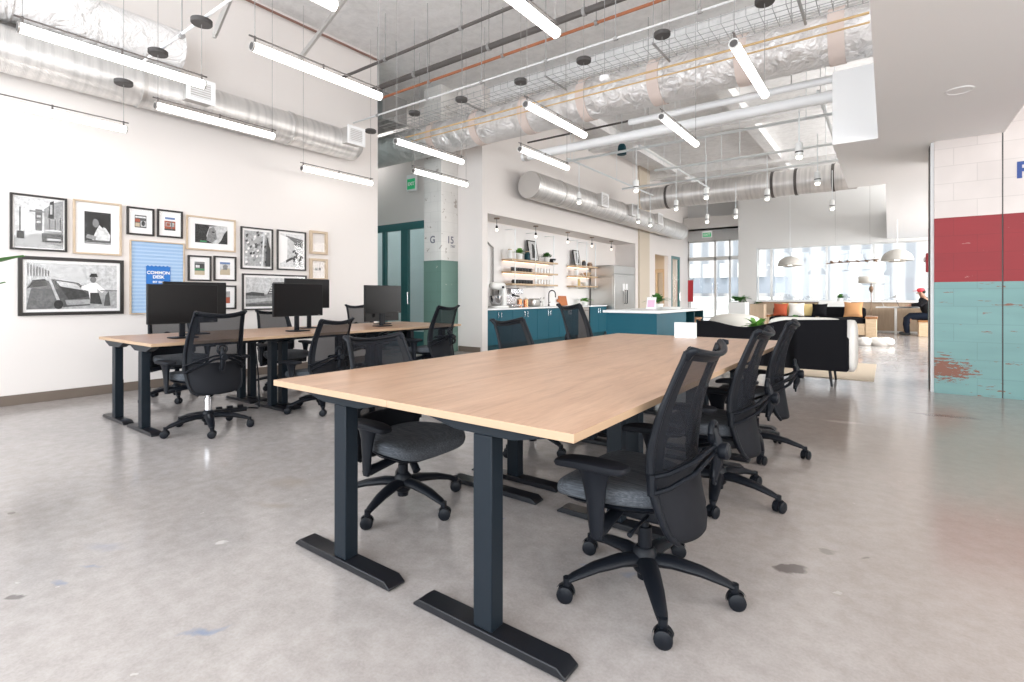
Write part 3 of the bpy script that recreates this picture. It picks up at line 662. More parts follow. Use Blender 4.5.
for i in range(5): bw.append((P(8), 'p', [(.38 + i * .012, .46 + i * .08), (.94, .45 + i * .085), (.94, .48 + i * .085), (.38 + i * .012, .5 + i * .08)]))
bw.append((P(2), 'p', [(.0, .38), (.3, .36), (.3, .46), (.1, .5), (0, .46)]))
picture(3.49, 4.46, .92, 1.43, 'wide black-framed photograph of a long office block, behind the middle monitors', 'frame_black', (.03, .03), bw)
picture(4.51, 4.81, 1.77, 2.13, 'small empty wood frame with bare cream mount, top of the last pair', 'frame_oak', (.05, .05), [], .035, 'wall_white', .05)
picture(4.51, 4.81, 1.36, 1.70, 'small wood frame with two tiny dark marks, below the empty frame', 'frame_oak', (.05, .05), [(P(3), 'r', .12, .42, .4, .62), (P(2), 'r', .6, .45, .85, .68)], .035, 'wall_white', .05)
car = [(P(8), 'r', 0, 0, 1, 1), (P(7), 'p', [(0, .55), (.25, .5), (.5, .55), (1, .4), (1, 0), (0, 0)])]
for i in range(8): car.append((P(3), 'r', .01 + i * .03, .72, .022 + i * .03, .98 - i * .02))
car += [(P(4), 'p', [(0, .05), (.05, .5), (.2, .62), (.28, .62), (.38, .12), (.36, .02), (0, 0)]), (P(2), 'p', [(.0, .45), (.06, .62), (.19, .66), (.22, .52)]), (P(8), 'p', [(.22, .66), (.26, .66), (.38, .15), (.33, .1)]), (P(3), 'p', [(.25, .66), (.55, .58), (.72, .3), (.68, .08), (.38, .04), (.30, .4)]), (P(8), 'p', [(.3, .62), (.52, .56), (.62, .4), (.42, .35)]), (P(2), 'p', [(.34, .5), (.6, .42), (.68, .28), (.44, .2)]), (P(6), 'p', [(.4, .2), (.9, .22), (.88, .12), (.42, .08)]), (P(1), 'e', .33, .1, .05, .1), (P(10), 'p', [(.58, .5), (.68, .58), (.76, .58), (.86, .42), (.82, .36), (.76, .45), (.78, .2), (.68, .2), (.66, .4), (.58, .44)]), (P(2), 'p', [(.68, .36), (.78, .36), (.82, .1), (.68, .12)]), (P(4), 'e', .715, .66, .035, .07), (P(1), 'p', [(.67, .72), (.77, .72), (.755, .80), (.69, .8)]), (P(3), 'r', .8, .40, 1, .42), (P(3), 'p', [(.84, .06), (.92, .06), (.9, .4), (.86, .3)])]
picture(1.23, 2.13, .91, 1.53, 'large black-framed photograph of a capped person by an open car, low at the near end', 'frame_black', (.03, .03), car, .035)

# ------------------------------------------------------------------ linear tube lights
def make_light():
    t = thing('linear_light', 'x', 'ceiling light')     # origin: tube centre
    MB().tube([(0, -.6, 0), (0, .6, 0)], .036, 20).build('diffuser', 'tube_glow', t)
    for s in (-1, 1):
        MB().tube([(0, s * .6, 0), (0, s * .612, 0)], [.038, .038], 20).build('end_cap', 'steel', t)
        MB().tube([(0, s * .612, 0), (0, s * .6145, 0)], [.029, .026], 16).build('end_plug', 'canopy_grey', t)
        MB().cyl((0, s * .585, .07), (0, s * .585, ZC - 3.0), .0028, seg=6).build('cable', 'cable_grey', t)
    r = MB().tube([(0, -.63, .075), (0, .63, .075)], .007, 8)
    for y in (-.585, 0, .585): r.cyl((0, y, .03), (0, y, .085), .008, seg=8)
    r.build('rail', 'pipe_dark', t)
    return t
light0 = make_light(); lu = []
def tube_light(x, y, label, canopy, cz, z=3.0):
    o = copy_tree(light0) if lu else light0
    lu.append((o, canopy, cz - z)); o.location = (x, y, z); o['label'] = label; o['group'] = 'tube lights hung from the ceiling'
LT = [(-6.66, 1.39, 'lit tube light low before the photo wall, cut off by the frame edge', (1,), 3.42, 2.92),
      (-4.92, 1.45, 'long lit tube light across the near silver duct', (1,), 3.55),
      (-2.9, 1.4, 'lit tube light whose end only shows at the top edge, nearest the camera', (), 3.55),
      (-5.84, 2.6, 'lit tube light just under the silver duct, above the small upper frames', (-1,), 3.53),
      (-3.87, 2.56, 'lit tube light hung above the middle computer desk, crossing the dark pipes', (), 3.5),
      (-1.92, 2.55, 'lit tube light cut by the top edge, above the big table centre', (1,), 3.7),
      (-6.66, 4.67, 'lit tube light close to the wall end, above the empty wood frames', (1,), 3.75, 2.92),
      (-4.82, 4.78, 'lit tube light above the exit sign, upper of the pair there', (1,), 3.87),
      (-2.87, 4.74, 'lit tube light in front of the foil-wrapped duct', (1,), 3.87),
      (-.93, 4.67, 'lit tube light nearest the plaster soffit', (1,), 3.87),
      (-5.75, 5.93, 'lit tube light just above the green exit sign', (-1,), 3.87),
      (-3.8, 5.95, 'lit tube light against the kitchen wall, above the round duct end', (-1,), 3.87),
      (-1.92, 5.87, 'lit tube light before the far ceiling, right of the black speaker', (-1,), 3.87)]
for a in LT: tube_light(*a)
for o, canopy, dz in lu:
    for s in canopy:
        MB().lathe([(0, -.022), (.08, -.022), (.086, -.014), (.086, .018), (.076, .024), (0, .024)], (0, s * .585, dz), 24).build('cable_canopy', 'canopy_grey', o)

# ------------------------------------------------------------------ ducts and pipes
def duct(name, label, p0, p1, r, material, cat='duct', bands=(), bandmat='galvanised', seg=28, group=None):
    t = thing(name, label, cat, p0, 0, group); d = Vector(p1) - Vector(p0); n = max(2, int(d.length / .25))
    MB().tube([d * i / n for i in range(n + 1)], r, seg).build('duct_pipe', material, t)
    for f, w in bands:
        c = d * f; u = d.normalized() * w
        MB().tube([c - u, c + u], r + .012, seg).build('band', bandmat, t)
    return t
def grille(t, x, y, z, w, h, dx):
    b = MB().box(x, x + dx, y - w / 2, y + w / 2, z - h / 2, z + h / 2).build('outlet_box', 'galvanised', t, bevel=.003)
    X = x + dx; fr = .025
    gm = MB().box(X, X + .012, y - w / 2 - .02, y - w / 2 + fr, z - h / 2 - .02, z + h / 2 + .02).box(X, X + .012, y + w / 2 - fr, y + w / 2 + .02, z - h / 2 - .02, z + h / 2 + .02)
    gm.box(X, X + .012, y - w / 2 + fr, y + w / 2 - fr, z + h / 2 - fr, z + h / 2 + .02).box(X, X + .012, y - w / 2 + fr, y + w / 2 - fr, z - h / 2 - .02, z - h / 2 + fr)
    for i in range(7):
        zz = z - h / 2 + fr + (h - 2 * fr) * (i + .5) / 7; gm.box(X + .001, X + .008, y - w / 2 + fr, y + w / 2 - fr, zz - .006, zz + .006)
    gm.build('grille', 'paint_white', b)
t = duct('spiral_duct', 'silver spiral duct running along the top of the photo wall', (-6.965, -2.5, 3.53), (-6.965, 5.1, 3.53), .225, 'duct_along_wall', bands=((.3, .02), (.62, .02), (.86, .02)))
MB().lathe([(.226, 0), (.2, .08), (.12, .15), (0, .17)], (0, 7.6, 0), 24, Matrix.Rotation(R(-90), 4, 'X')).build('end_cap', 'galvanised', t)
grille(t, .17, 2.5 + 2.72, .03, .28, .24, .2); grille(t, .17, 2.5 + 4.93, .05, .28, .24, .2)
t = duct('spiral_duct', 'big round duct with side grilles above the kitchen niche', (-6.08, 8.9, 3.46), (-6.08, 18.6, 3.46), .29, 'duct_along_wall', bands=((.11, .02), (.45, .02), (.75, .02)))
MB().lathe([(.291, 0), (.28, -.03), (0, -.035)], (0, 0, 0), 28, Matrix.Rotation(R(-90), 4, 'X')).build('end_cap', 'galvanised', t)
for yy in (2.75, 4.6, 6.6): grille(t, .2, yy, .05, .36, .3, .2)
t = duct('spiral_duct', 'far silver duct with dark straps, crossing before the grey end wall', (-5.45, 13.6, 3.79), (-.55, 13.6, 3.79), .30, 'duct_across', bands=((.14, .03), (.66, .03), (.76, .03), (.91, .03)), bandmat='pipe_dark')
t = duct('foil_duct', 'foil-wrapped duct with tan tape bands crossing below the cable tray', (-10.6, 6.97, 4.1), (-.1, 6.97, 4.1), .30, 'foil', bands=((.36, .07), (.46, .07), (.56, .08), (.66, .07), (.765, .08), (.87, .07), (.965, .08)), bandmat='tape_tan')
t = duct('wrapped_duct', 'white wrapped duct high in the near corner above the silver duct', (-6.92, -2.5, 4.06), (-6.92, 2.6, 4.06), .25, 'white_wrap', bands=((.3, .05), (.7, .05)), bandmat='white_wrap')
t = duct('insulated_pipe', 'white insulated pipe running below the foil duct', (-5.3, 7.55, 3.62), (-.55, 7.55, 3.62), .075, 'pipe_white', 'pipe', bands=((.02, .03),), seg=16)
t = duct('insulated_pipe', 'thin white pipe beside the insulated pipe, ending at the plaster box', (-3.2, 7.4, 3.78), (-.55, 7.4, 3.78), .05, 'pipe_white', 'pipe', seg=14)
for hx_ in (.3, 2.2): MB().cyl((hx_, 0, .05), (hx_, 0, ZC - 3.78), .006, seg=6).build('hanger', 'wire', t)
def pipe(name, label, pts, r, material, cat='pipe', hang=()):
    t = thing(name, label, cat, pts[0]); o = Vector(pts[0])
    MB().tube([Vector(p) - o for p in pts], r, 10).build('pipe_run', material, t)
    for h in hang:
        p = Vector(h) - o; MB().cyl(p, p + Vector((0, 0, ZC - h[2])), .006, seg=6).cyl(p - Vector((.02, 0, 0)), p + Vector((.02, 0, 0)), r + .012, seg=10).build('hanger', 'wire', t)
    return t
hx = (-6, -4.5, -3, -1.5)
pipe('sprinkler_pipe', 'thin dark ceiling pipe, nearer of the two dark pipes', [(-7.15, 5.0, 4.62), (4.5, 5.0, 4.62)], .022, 'pipe_dark', hang=[(x, 5.0, 4.62) for x in hx])
pipe('sprinkler_pipe', 'thick dark ceiling pipe next to the orange one', [(-7.15, 5.58, 4.6), (4.5, 5.58, 4.6)], .042, 'pipe_dark', hang=[(x, 5.58, 4.6) for x in hx])
pipe('conduit', 'orange painted pipe crossing the ceiling', [(-7.15, 5.9, 4.6), (4.5, 5.9, 4.6)], .02, 'pipe_orange', hang=[(x, 5.9, 4.6) for x in hx])
pipe('conduit', 'reddish brown pipe along the top of the photo wall', [(-7.12, 1.0, 5.2), (-7.12, 5.8, 5.2)], .018, 'pipe_brown')
pipe('conduit', 'white pipe with black clips holding the row of round canopies', [(-7.0, 5.18, 3.93), (-.15, 5.18, 3.93)], .013, 'conduit_grey', hang=[(x, 5.18, 3.93) for x in (-6.4, -5.3, -4.3, -3.3, -2.4, -1.5, -.9)])
pipe('conduit', 'white conduit linking the three canopies over the near silver duct', [(-6.62, 2.06, 3.60), (-4.3, 2.06, 3.60)], .014, 'pipe_white', hang=[(-5.4, 2.06, 3.58)])
pipe('conduit', 'gold coloured conduit running under the wire tray', [(-6.9, 6.2, 3.93), (-.15, 6.2, 3.93)], .013, 'pipe_gold')
pipe('conduit', 'second gold conduit close behind the first', [(-6.9, 6.35, 3.9), (-.15, 6.35, 3.9)], .010, 'pipe_gold')
pipe('conduit', 'dark thin pipe far back under the ceiling beams', [(-6.4, 9.3, 4.5), (-.6, 9.3, 4.5)], .02, 'pipe_dark')
# wire cable tray
t = thing('cable_tray', 'wire mesh cable tray hung across the ceiling', 'cable tray', (-7.0, 5.9, 4.0))
L = 6.85
w = MB()
for y, z in ((-.22, .08), (-.22, 0), (-.11, 0), (0, 0), (.11, 0), (.22, 0), (.22, .08)): w.tube([(0, y, z), (L, y, z)], .0045, 5)
w.build('long_wires', 'wire', t)
w = MB()
for i in range(56):
    x = .05 + i * (L - .1) / 55; w.tube([(x, -.22, .1), (x, -.22, 0), (x, .22, 0), (x, .22, .1)], .0035, 4)
w.build('cross_wires', 'wire', t)
for i in range(5):
    x = .5 + i * 1.45; MB().cyl((x, -.28, -.02), (x, .28, -.02), .014, seg=6).cyl((x, -.26, -.02), (x, -.26, ZC - 4), .005, seg=6).cyl((x, .26, -.02), (x, .26, ZC - 4), .005, seg=6).build('trapeze_hanger', 'wire', t)
# loose hanger braces near the left wall
for a, b, lab in [((-5.95, 3.05, ZC), (-5.9, 2.57, 3.95), 'grey diagonal strut near the top edge, nearer of two'), ((-5.75, 4.3, ZC), (-5.9, 3.56, 4.05), 'grey diagonal strut rising behind the long tube light over the middle desk')]:
    t = thing('brace_strut', lab, 'strut', b); d = Vector(a) - Vector(b); MB().tube([(0, 0, 0), d], .03, 4).build('channel', 'galvanised', t); MB().cyl((0, 0, -.03), (0, 0, .03), .02, seg=8).build('bolt', 'steel', t)
# return air box and black plenum by the wall end
t = thing('plenum_box', 'dark rectangular duct opening beyond the end of the photo wall', 'duct', (-8.6, 6.75, 4.75))
MB().box(-.8, .8, -.3, .3, -.22, .3).build('casing', 'cable_grey', t, bevel=.01); MB().box(-.85, .85, -.36, -.3, -.26, .33).build('flange', 'wire', t, bevel=.005)

# ------------------------------------------------------------------ far strut grid with socket pendants
def strut(label, a, b):
    t = thing('unistrut', label, 'strut', a); d = Vector(b) - Vector(a)
    u = d.normalized(); MB().tube([(0, 0, 0), d], .024, 4).build('channel', 'strut_white', t)
    for f in (.06, .5, .92):
        p = d * f; MB().cyl(p, p + Vector((0, 0, ZC - a[2])), .006, seg=6).build('threaded_rod', 'strut_white', t)
strut('white strut across the far ceiling, nearest of the three', (-5.2, 8.6, 3.72), (-.6, 8.6, 3.72))
strut('white strut across the far ceiling, middle of the three', (-3.9, 10.3, 3.72), (-.6, 10.3, 3.72))
strut('white strut across the far ceiling, last before the strapped duct', (-5.2, 11.6, 3.72), (-.6, 11.6, 3.72))
strut('white strut running lengthwise beside the kitchen duct', (-5.0, 8.6, 3.78), (-5.0, 13.1, 3.78))
strut('white strut running lengthwise over the kitchen island', (-3.56, 8.66, 3.79), (-3.56, 13.1, 3.79))
strut('white strut running lengthwise next to the plaster soffit', (-.74, 7.75, 3.79), (-.74, 13., 3.79))
def make_socket():
    t = thing('socket_pendant', 'x', 'pendant light')
    MB().lathe([(0, .19), (.014, .19), (.040, .175), (.046, .15), (.046, .0), (.040, -.004), (0, -.004)], seg=20).build('socket', 'pot_white', t)
    MB().lathe([(.034, -.002), (.036, -.02), (.030, -.036), (0, -.045)], seg=16).build('bulb', 'bulb_glow', t)
    MB().cyl((0, 0, .18), (0, 0, .8), .008, seg=6).build('stem', 'strut_white', t)
    MB().lathe([(.047, .045), (.049, .045), (.049, .062), (.047, .062)], seg=20).build('ring', 'canopy_grey', t)
    return t
sp0 = make_socket(); su = [False]
for (x, y, lab) in [(-.95, 7.72, 'white socket pendant biggest in view, hanging clear left of the plaster box'), (-.93, 9.7, 'white socket pendant just left of the soffit edge, second from the plaster box'),
                    (-.95, 12.7, 'white socket pendant against the grey end wall, near the strapped duct end'), (-1.85, 10.7, 'white socket pendant in front of the middle of the strapped duct'),
                    (-2.75, 9.9, 'white socket pendant left of the middle, over the black sofa'), (-3.62, 10.8, 'white socket pendant under the left end of the last cross strut'),
                    (-2.86, 12.7, 'white socket pendant before the pale ducts above the entrance, right one'), (-3.62, 13.1, 'white socket pendant before the pale ducts above the entrance, left one'),
                    (-3.55, 8.5, 'white socket pendant just before the kitchen duct, upper one below the speaker'), (-5.0, 12.1, 'white socket pendant hanging below the kitchen duct, above the fridge'),
                    (-4.9, 8.9, 'white socket pendant before the round kitchen duct, above the shelves'), (-5.0, 12.9, 'small white socket pendant beyond the fridge, above the passage opening')]:
    o = copy_tree(sp0) if su[0] else sp0; su[0] = True
    o.location = (x, y, 2.97); o['label'] = lab; o['group'] = 'white socket pendants on the strut grid'
t = thing('ceiling_speaker', 'black bullet-shaped speaker hanging before the far ceiling', 'speaker', (-4.02, 8.95, 3.86))
MB().lathe([(0, .1), (.05, .1), (.075, .06), (.085, -.09), (.07, -.10), (0, -.10)], seg=20).build('housing', 'teal_dark', t); MB().cyl((0, 0, .1), (0, 0, ZC - 3.86), .006, seg=6).build('stem', 'strut_white', t)
# exit signs
def exit_sign(label, loc, w, h, rod):
    t = thing('exit_sign', label, 'exit sign', loc); pz = -h * .08
    MB().box(-w / 2, w / 2, 0, .05, -h / 2, h / 2).build('housing', 'sign_white', t, bevel=.004)
    MB().box(-w * .42, w * .42, -.003, 0, pz - h * .32, pz + h * .32).build('face_panel', 'sign_green', t)
    MB().text('EXIT', w * .34, TY((0, -.004, pz)), .001, .003).build('lettering', 'sign_white', t)
    MB().cyl((0, .025, h / 2), (0, .025, h / 2 + rod), .007, seg=8).build('stem', 'steel', t)
    return t
exit_sign('green exit sign hanging by the painted column at the end of the photo wall', (-8.04, 7.38, 3.49), .28, .34, ZC - 3.49 - .17)
exit_sign('green exit sign over the glazed entrance door at the far end', (-5.52, 19.95, 3.46), .36, .24, 1.72)

# ------------------------------------------------------------------ kitchen
def cab(y0, y1, label, doors=2):
    t = thing('base_cabinet', label, 'cabinet', (-6.86, (y0 + y1) / 2, 0), 0, 'teal kitchen base cabinets'); w = y1 - y0
    MB().box(-.28, .30, -w / 2, w / 2, .1, .83).box(-.28, .25, -w / 2, w / 2, 0, .1).build('body', 'teal_dark', t)
    for i in range(doors):
        a = -w / 2 + w * i / doors + .003; b = -w / 2 + w * (i + 1) / doors - .003
        d = MB().box(.30, .32, a, b, .11, .825).build('door', 'teal_cabinet', t, bevel=.002)
        yy = b - .05 if i % 2 == 0 else a + .05
        MB().tube([(.32, yy, .66), (.345, yy, .66), (.345, yy, .78), (.32, yy, .78)], .006, 8).build('handle', 'chrome', d)
for i, (a, b, l) in enumerate([(7.98, 8.93, 'teal base cabinet under the stand mixer, first from the jamb'), (8.93, 9.9, 'teal base cabinet under the toaster, second from the jamb'), (9.9, 10.87, 'teal base cabinet left of the sink, third from the jamb'), (10.87, 11.85, 'teal base cabinet under the black tap'), (12.5, 13.5, 'teal base cabinet beside the fridge')]): cab(a, b, l)
t = thing('worktop', 'white kitchen worktop along the whole niche', 'worktop', (-6.86, 10.8, .83)); MB().box(-.285, .345, -2.82, 2.7, 0, .035).build('slab', 'counter_white', t, bevel=.003)
MB().cb(.05, .35, .036, .38, .5, .003).build('sink_bowl', 'steel', t)
t = thing('dishwasher', 'narrow steel dishwasher between the teal cabinets', 'dishwasher', (-6.86, 12.175, 0)); MB().box(-.28, .30, -.3, .3, .02, .825).build('body', 'steel', t, bevel=.004); MB().tube([(.3, -.22, .74), (.34, -.22, .74), (.34, .22, .74), (.3, .22, .74)], .008).build('handle', 'chrome', t)
struct('trim_splash', MB().box(-7.15, -7.14, 7.97, 13.55, .866, 2.75), 'tile_white')
t = thing('fridge', 'tall stainless double-door fridge at the end of the kitchen', 'fridge', (-6.72, 14.35, 0))
MB().box(-.38, .33, -.75, .75, .08, 2.02).box(-.35, .30, -.72, .72, 0, .08).build('body', 'steel', t, bevel=.006)
for s in (-1, 1):
    d = MB().box(.331, .38, min(0, s * .745) + .004, max(0, s * .745) - .004, .12, 1.76).build('door', 'steel', t, bevel=.006)
    MB().tube([(.38, s * .06, .9), (.425, s * .06, .9), (.425, s * .06, 1.3), (.38, s * .06, 1.3)], .013).build('handle', 'black_plastic', d)
    MB().cb(.3825, s * .11, 1.38, .003, .14, .22).build('notice', 'sign_white', d)
MB().box(.331, .37, -.745, .745, 1.78, 2.0).box(.37, .372, -.66, .66, 1.82, 1.93).build('vent_panel', 'steel', t, bevel=.004)
# shelves
def shelf_unit(y0, y1, zs, label):
    t = thing('wall_shelf', label, 'shelf', (-6.98, (y0 + y1) / 2, zs[0])); w = y1 - y0
    for z in zs: MB().box(-.15, .15, -w / 2, w / 2, z - zs[0] - .02, z - zs[0] + .02).build('board', 'plywood', t, bevel=.003)
    h = zs[-1] - zs[0]
    for f in (-.42, 0, .42):
        MB().tube([(-.155, f * w, h + .7), (.12, f * w, h + .7), (.12, f * w, -.05), (-.155, f * w, -.05)], .012, 8).build('bracket', 'strut_white', t)
    for z in zs[:-1]: MB().box(-.145, -.12, -w / 2 + .05, w / 2 - .05, z - zs[0] + .25, z - zs[0] + .258).build('light_strip', 'warm_glow', t)
Z = [1.39, 1.67, 1.95]
shelf_unit(9.3, 11.3, Z, 'three-board wood shelf with warm light strips, above the coffee corner')
shelf_unit(12.25, 13.55, Z, 'three-board wood shelf nearer the fridge')
def leafy(t, c, n, R0, size, m='leaf', up=.6, seed=1, name='foliage'):
    r = random.Random(seed); b = MB()
    for i in range(n):
        a = r.random() * 2 * PI; el = R(10 + 75 * r.random() * up + 10); d = Vector((math.cos(a) * math.cos(el), math.sin(a) * math.cos(el), math.sin(el)))
        L = R0 * (.5 + .6 * r.random()); side = d.cross(Vector((0, 0, 1))).normalized(); nrm = side.cross(d)
        p0 = Vector(c) + d * L * .25; w = size * (.7 + .6 * r.random())
        b.grid(4, 2, lambda u, v: p0 + d * L * .75 * u + side * (v - .5) * 2 * w * math.sin(PI * min(.97, .06 + u * .94)) ** .8 + nrm * (.2 * abs(v - .5) * w) + Vector((0, 0, -.35 * L * u * u)))
    b.build(name, m, t, recalc=False)
def potted(label, loc, pr, ph, n, R0, sz, m='leaf', pot='pot_white', seed=1, up=.6):
    t = thing('potted_plant', label, 'plant', loc)
    MB().lathe([(0, 0), (pr * .75, 0), (pr * .8, .01), (pr, ph), (pr * .88, ph), (pr * .85, ph - .02), (0, ph - .02)], seg=20).build('pot', pot, t)
    MB().lathe([(pr * .85, ph - .018), (0, ph - .012)], seg=16).build('soil', 'soil', t)
    leafy(t, (0, 0, ph - .01), n, R0, sz, m, up, seed); return t
zt = Z[2] + .021
potted('green leafy plant in a white pot on the top shelf, coffee corner end', (-6.9, 9.68, zt), .08, .13, 30, .24, .05, 'leaf_bright', seed=2, up=.9)
potted('trailing green plant in a white pot on the top shelf, sink end', (-6.9, 10.87, zt), .08, .12, 34, .22, .05, 'leaf', seed=3)
potted('bright green plant at the counter end beside the fridge', (-6.85, 12.75, .866), .09, .1, 34, .3, .035, 'leaf_bright', seed=4, up=.4)
def small(name, label, cat, loc, fn, group=None, rz=0):
    t = thing(name, label, cat, loc, rz, group); fn(t); return t
def lean_frame(label, loc, w, h):
    t = thing('picture_frame', label, 'picture', loc); T = Matrix.Rotation(R(-10), 4, 'Y')
    MB().box(-.012, .012, -w / 2, w / 2, 0, h, T).build('frame', 'frame_black', t, bevel=.003)
    b = MB().box(.0121, .014, -w / 2 + .03, w / 2 - .03, .03, h - .03, T).build('print', 'print8', t); MB().prism([T @ Vector((.0142, -w * .2, h * .15)), T @ Vector((.0142, w * .25, h * .15)), T @ Vector((.0142, w * .15, h * .8)), T @ Vector((.0142, -w * .05, h * .85))], (.001, 0, 0)).build('figure', 'print2', b)
lean_frame('tall black-framed picture leaning on the top shelf behind the trailing plant', (-6.98, 10.42, zt), .40, .52)
lean_frame('small black-framed picture leaning on the shelf nearer the fridge', (-6.98, 12.6, zt), .34, .44)
mug_labels = 'row of dark mugs on the shelf'
def mug(loc, label, group, m):
    t = thing('mug', label, 'mug', loc, random.random() * 6, group)
    MB().lathe([(0, 0), (.036, 0), (.042, .01), (.042, .09), (.038, .09), (.036, .012), (0, .012)], seg=14).build('cup', m, t); MB().tube([(.04, 0, .02), (.066, 0, .03), (.066, 0, .065), (.04, 0, .075)], .006, 6).build('handle', m, t)
for k in range(7): mug((-6.93, 9.45 + k * .12, Z[1] + .021), 'dark mug in the row on the middle shelf, coffee corner unit', 'dark mugs on the middle shelf', 'mug_dark')
for k in range(7): mug((-6.93, 9.5 + k * .12, Z[0] + .021), 'dark mug in the row on the bottom shelf, coffee corner unit', 'dark mugs on the bottom shelf', 'mug_dark')
def tumbler(loc, label, group, m='glass_cup', r=.036, h=.12):
    t = thing('tumbler', label, 'glass', loc, 0, group); MB().lathe([(0, 0), (r * .85, 0), (r, h), (r * .92, h), (r * .8, .01), (0, .01)], seg=14).build('cup', m, t)
for z, nm in ((Z[1], 'middle'), (Z[0], 'bottom')):
    for k in range(6): tumbler((-6.93, 10.42 + k * .13, z + .021), 'clear tumbler in the row on the %s shelf, sink end of the first unit' % nm, 'tumblers on the %s shelf' % nm)
def jar(loc, label, m, r=.05, h=.18):
    t = thing('jar', label, 'jar', loc); MB().lathe([(0, 0), (r, 0), (r, h * .8), (r * .7, h * .9), (r * .7, h), (0, h)], seg=14).build('body', m, t); MB().lathe([(0, h), (r * .75, h), (r * .75, h + .02), (0, h + .025)], seg=14).build('lid', 'plywood', t)
jar((-6.95, 10.08, zt), 'dark green jar on the top shelf beside the leafy plant', 'teal_dark', .07, .2)
jar((-6.95, 9.38, zt), 'pale jar at the coffee corner end of the top shelf', 'pot_white', .06, .2)
jar((-6.95, 12.45, Z[1] + .021), 'pale jar on the middle shelf nearer the fridge', 'pot_white', .07, .16)
jar((-6.95, 12.6, Z[0] + .021), 'yellow jar on the bottom shelf nearer the fridge', 'pillow_yellow', .05, .16)
jar((-6.95, 12.9, zt), 'small black vase on top shelf nearer the fridge', 'mug_dark', .06, .14)
jar((-6.95, 13.25, zt), 'small bronze vessel at the fridge end of the top shelf', 'bronze', .08, .1)
def bowl(loc, label, m): t = thing('bowl', label, 'bowl', loc); MB().lathe([(0, 0), (.05, 0), (.11, .07), (.12, .1), (.11, .1), (.045, .012), (0, .012)], seg=18).build('vessel', m, t)
bowl((-6.95, 13.1, Z[1] + .021), 'tan bowl on the middle shelf nearer the fridge', 'plywood'); bowl((-6.95, 12.95, Z[0] + .021), 'pale bowl on the bottom shelf nearer the fridge', 'pot_white'); bowl((-6.95, 11.17, zt), 'dark bowl at the sink end of the top shelf', 'mug_dark')
# counter appliances
zc = .866
def mixer(t):
    MB().sq((0, 0, .02), .12, .19, .02, .3, .5).sq((0, .12, .18), .06, .06, .17, .5, .7).sq((0, -.03, .36), .07, .19, .065, .7, .7).build('body', 'pot_white', t)
    MB().lathe([(0, .045), (.06, .045), (.10, .1), (.11, .2), (.1, .2), (.055, .06), (0, .06)], (0, -.08, 0), 18).build('bowl', 'chrome', t); MB().cyl((.07, .02, .34), (.09, .02, .34), .02).build('knob', 'black_plastic', t)
small('stand_mixer', 'white stand mixer at the coffee corner of the counter', 'mixer', (-6.72, 8.66, zc), mixer).scale = (1.3,) * 3
def grinder(t):
    MB().box(-.1, .1, -.1, .1, 0, .05).box(-.1, -.02, -.09, .09, .05, .42).build('body', 'black_plastic', t, bevel=.008); MB().box(-.1, .1, -.09, .09, .3, .44).build('head', 'black_plastic', t, bevel=.01); MB().lathe([(.05, .44), (.08, .6), (.075, .61), (0, .61)], seg=16).build('hopper', 'leaf', t)
small('coffee_grinder', 'black coffee grinder with dark green hopper beside the niche jamb', 'grinder', (-6.88, 8.16, zc), grinder).scale = (1.2,) * 3
def espresso(t):
    MB().box(-.2, .2, -.22, .22, .02, .07).box(-.2, -.02, -.22, .22, .07, .40).box(-.2, .18, -.22, .22, .30, .42).build('body', 'chrome', t, bevel=.01); MB().cyl((.1, -.05, .25), (.1, -.05, .3), .035).cyl((.12, -.05, .26), (.26, -.05, .25), .014).build('portafilter', 'black_plastic', t); MB().box(-.12, .12, -.15, .15, .42, .44).build('cup_tray', 'black_plastic', t)
small('espresso_machine', 'chrome espresso machine next to the stand mixer', 'coffee machine', (-6.8, 9.22, zc), espresso)
def toaster(t):
    MB().sq((0, 0, .1), .1, .17, .095, .35, .4).build('body', 'steel', t); MB().box(-.06, -.02, -.12, .12, .19, .197).box(.02, .06, -.12, .12, .19, .197).build('slots', 'black_plastic', t); MB().box(.095, .115, .1, .14, .1, .13).build('lever', 'black_plastic', t)
small('toaster', 'steel toaster on the counter under the first shelf unit', 'toaster', (-6.8, 10.15, zc), toaster)
def canister(loc, label): 
    t = thing('canister', label, 'canister', loc); MB().lathe([(0, 0), (.06, 0), (.06, .17), (0, .17)], seg=16).build('body', 'copper', t); MB().lathe([(.063, .17), (.063, .19), (.01, .2), (.01, .22), (0, .22)], seg=16).build('lid', 'plywood', t)
canister((-6.85, 9.62, zc), 'copper canister by the toaster, taller pair member nearer the mixer'); canister((-6.8, 9.8, zc), 'copper canister touching close to the toaster')
def soap(loc, label): 
    t = thing('soap_bottle', label, 'bottle', loc); MB().lathe([(0, 0), (.035, 0), (.035, .13), (.012, .15), (.012, .18), (0, .18)], seg=14).build('bottle_body', 'pot_white', t); MB().tube([(0, 0, .18), (0, 0, .21), (.04, 0, .21)], .006, 6).build('pump', 'black_plastic', t)
soap((-7.0, 10.72, zc), 'white pump bottle behind the sink, left one'); soap((-7.0, 10.85, zc), 'white pump bottle behind the sink, right one')
def tap(t): MB().tube([(0, 0, 0), (0, 0, .3)] + [(.1 - .1 * math.cos(R(a)), 0, .3 + .1 * math.sin(R(a))) for a in range(20, 181, 20)] + [(.2, 0, .22)], .014, 10).build('spout', 'black_metal', t); MB().cyl((0, 0, 0), (0, 0, .04), .028).cyl((0, .02, .08), (0, .07, .1), .009).build('lever', 'black_metal', t)
small('kitchen_tap', 'black gooseneck tap over the sink', 'tap', (-7.02, 11.15, zc), tap)
def board(t):
    T = Matrix.Rotation(R(-12), 4, 'Y'); MB().box(-.012, .012, -.2, .2, 0, .26, T).box(-.012, .012, -.3, -.2, .09, .17, T).build('board', 'orange_board', t, bevel=.006)
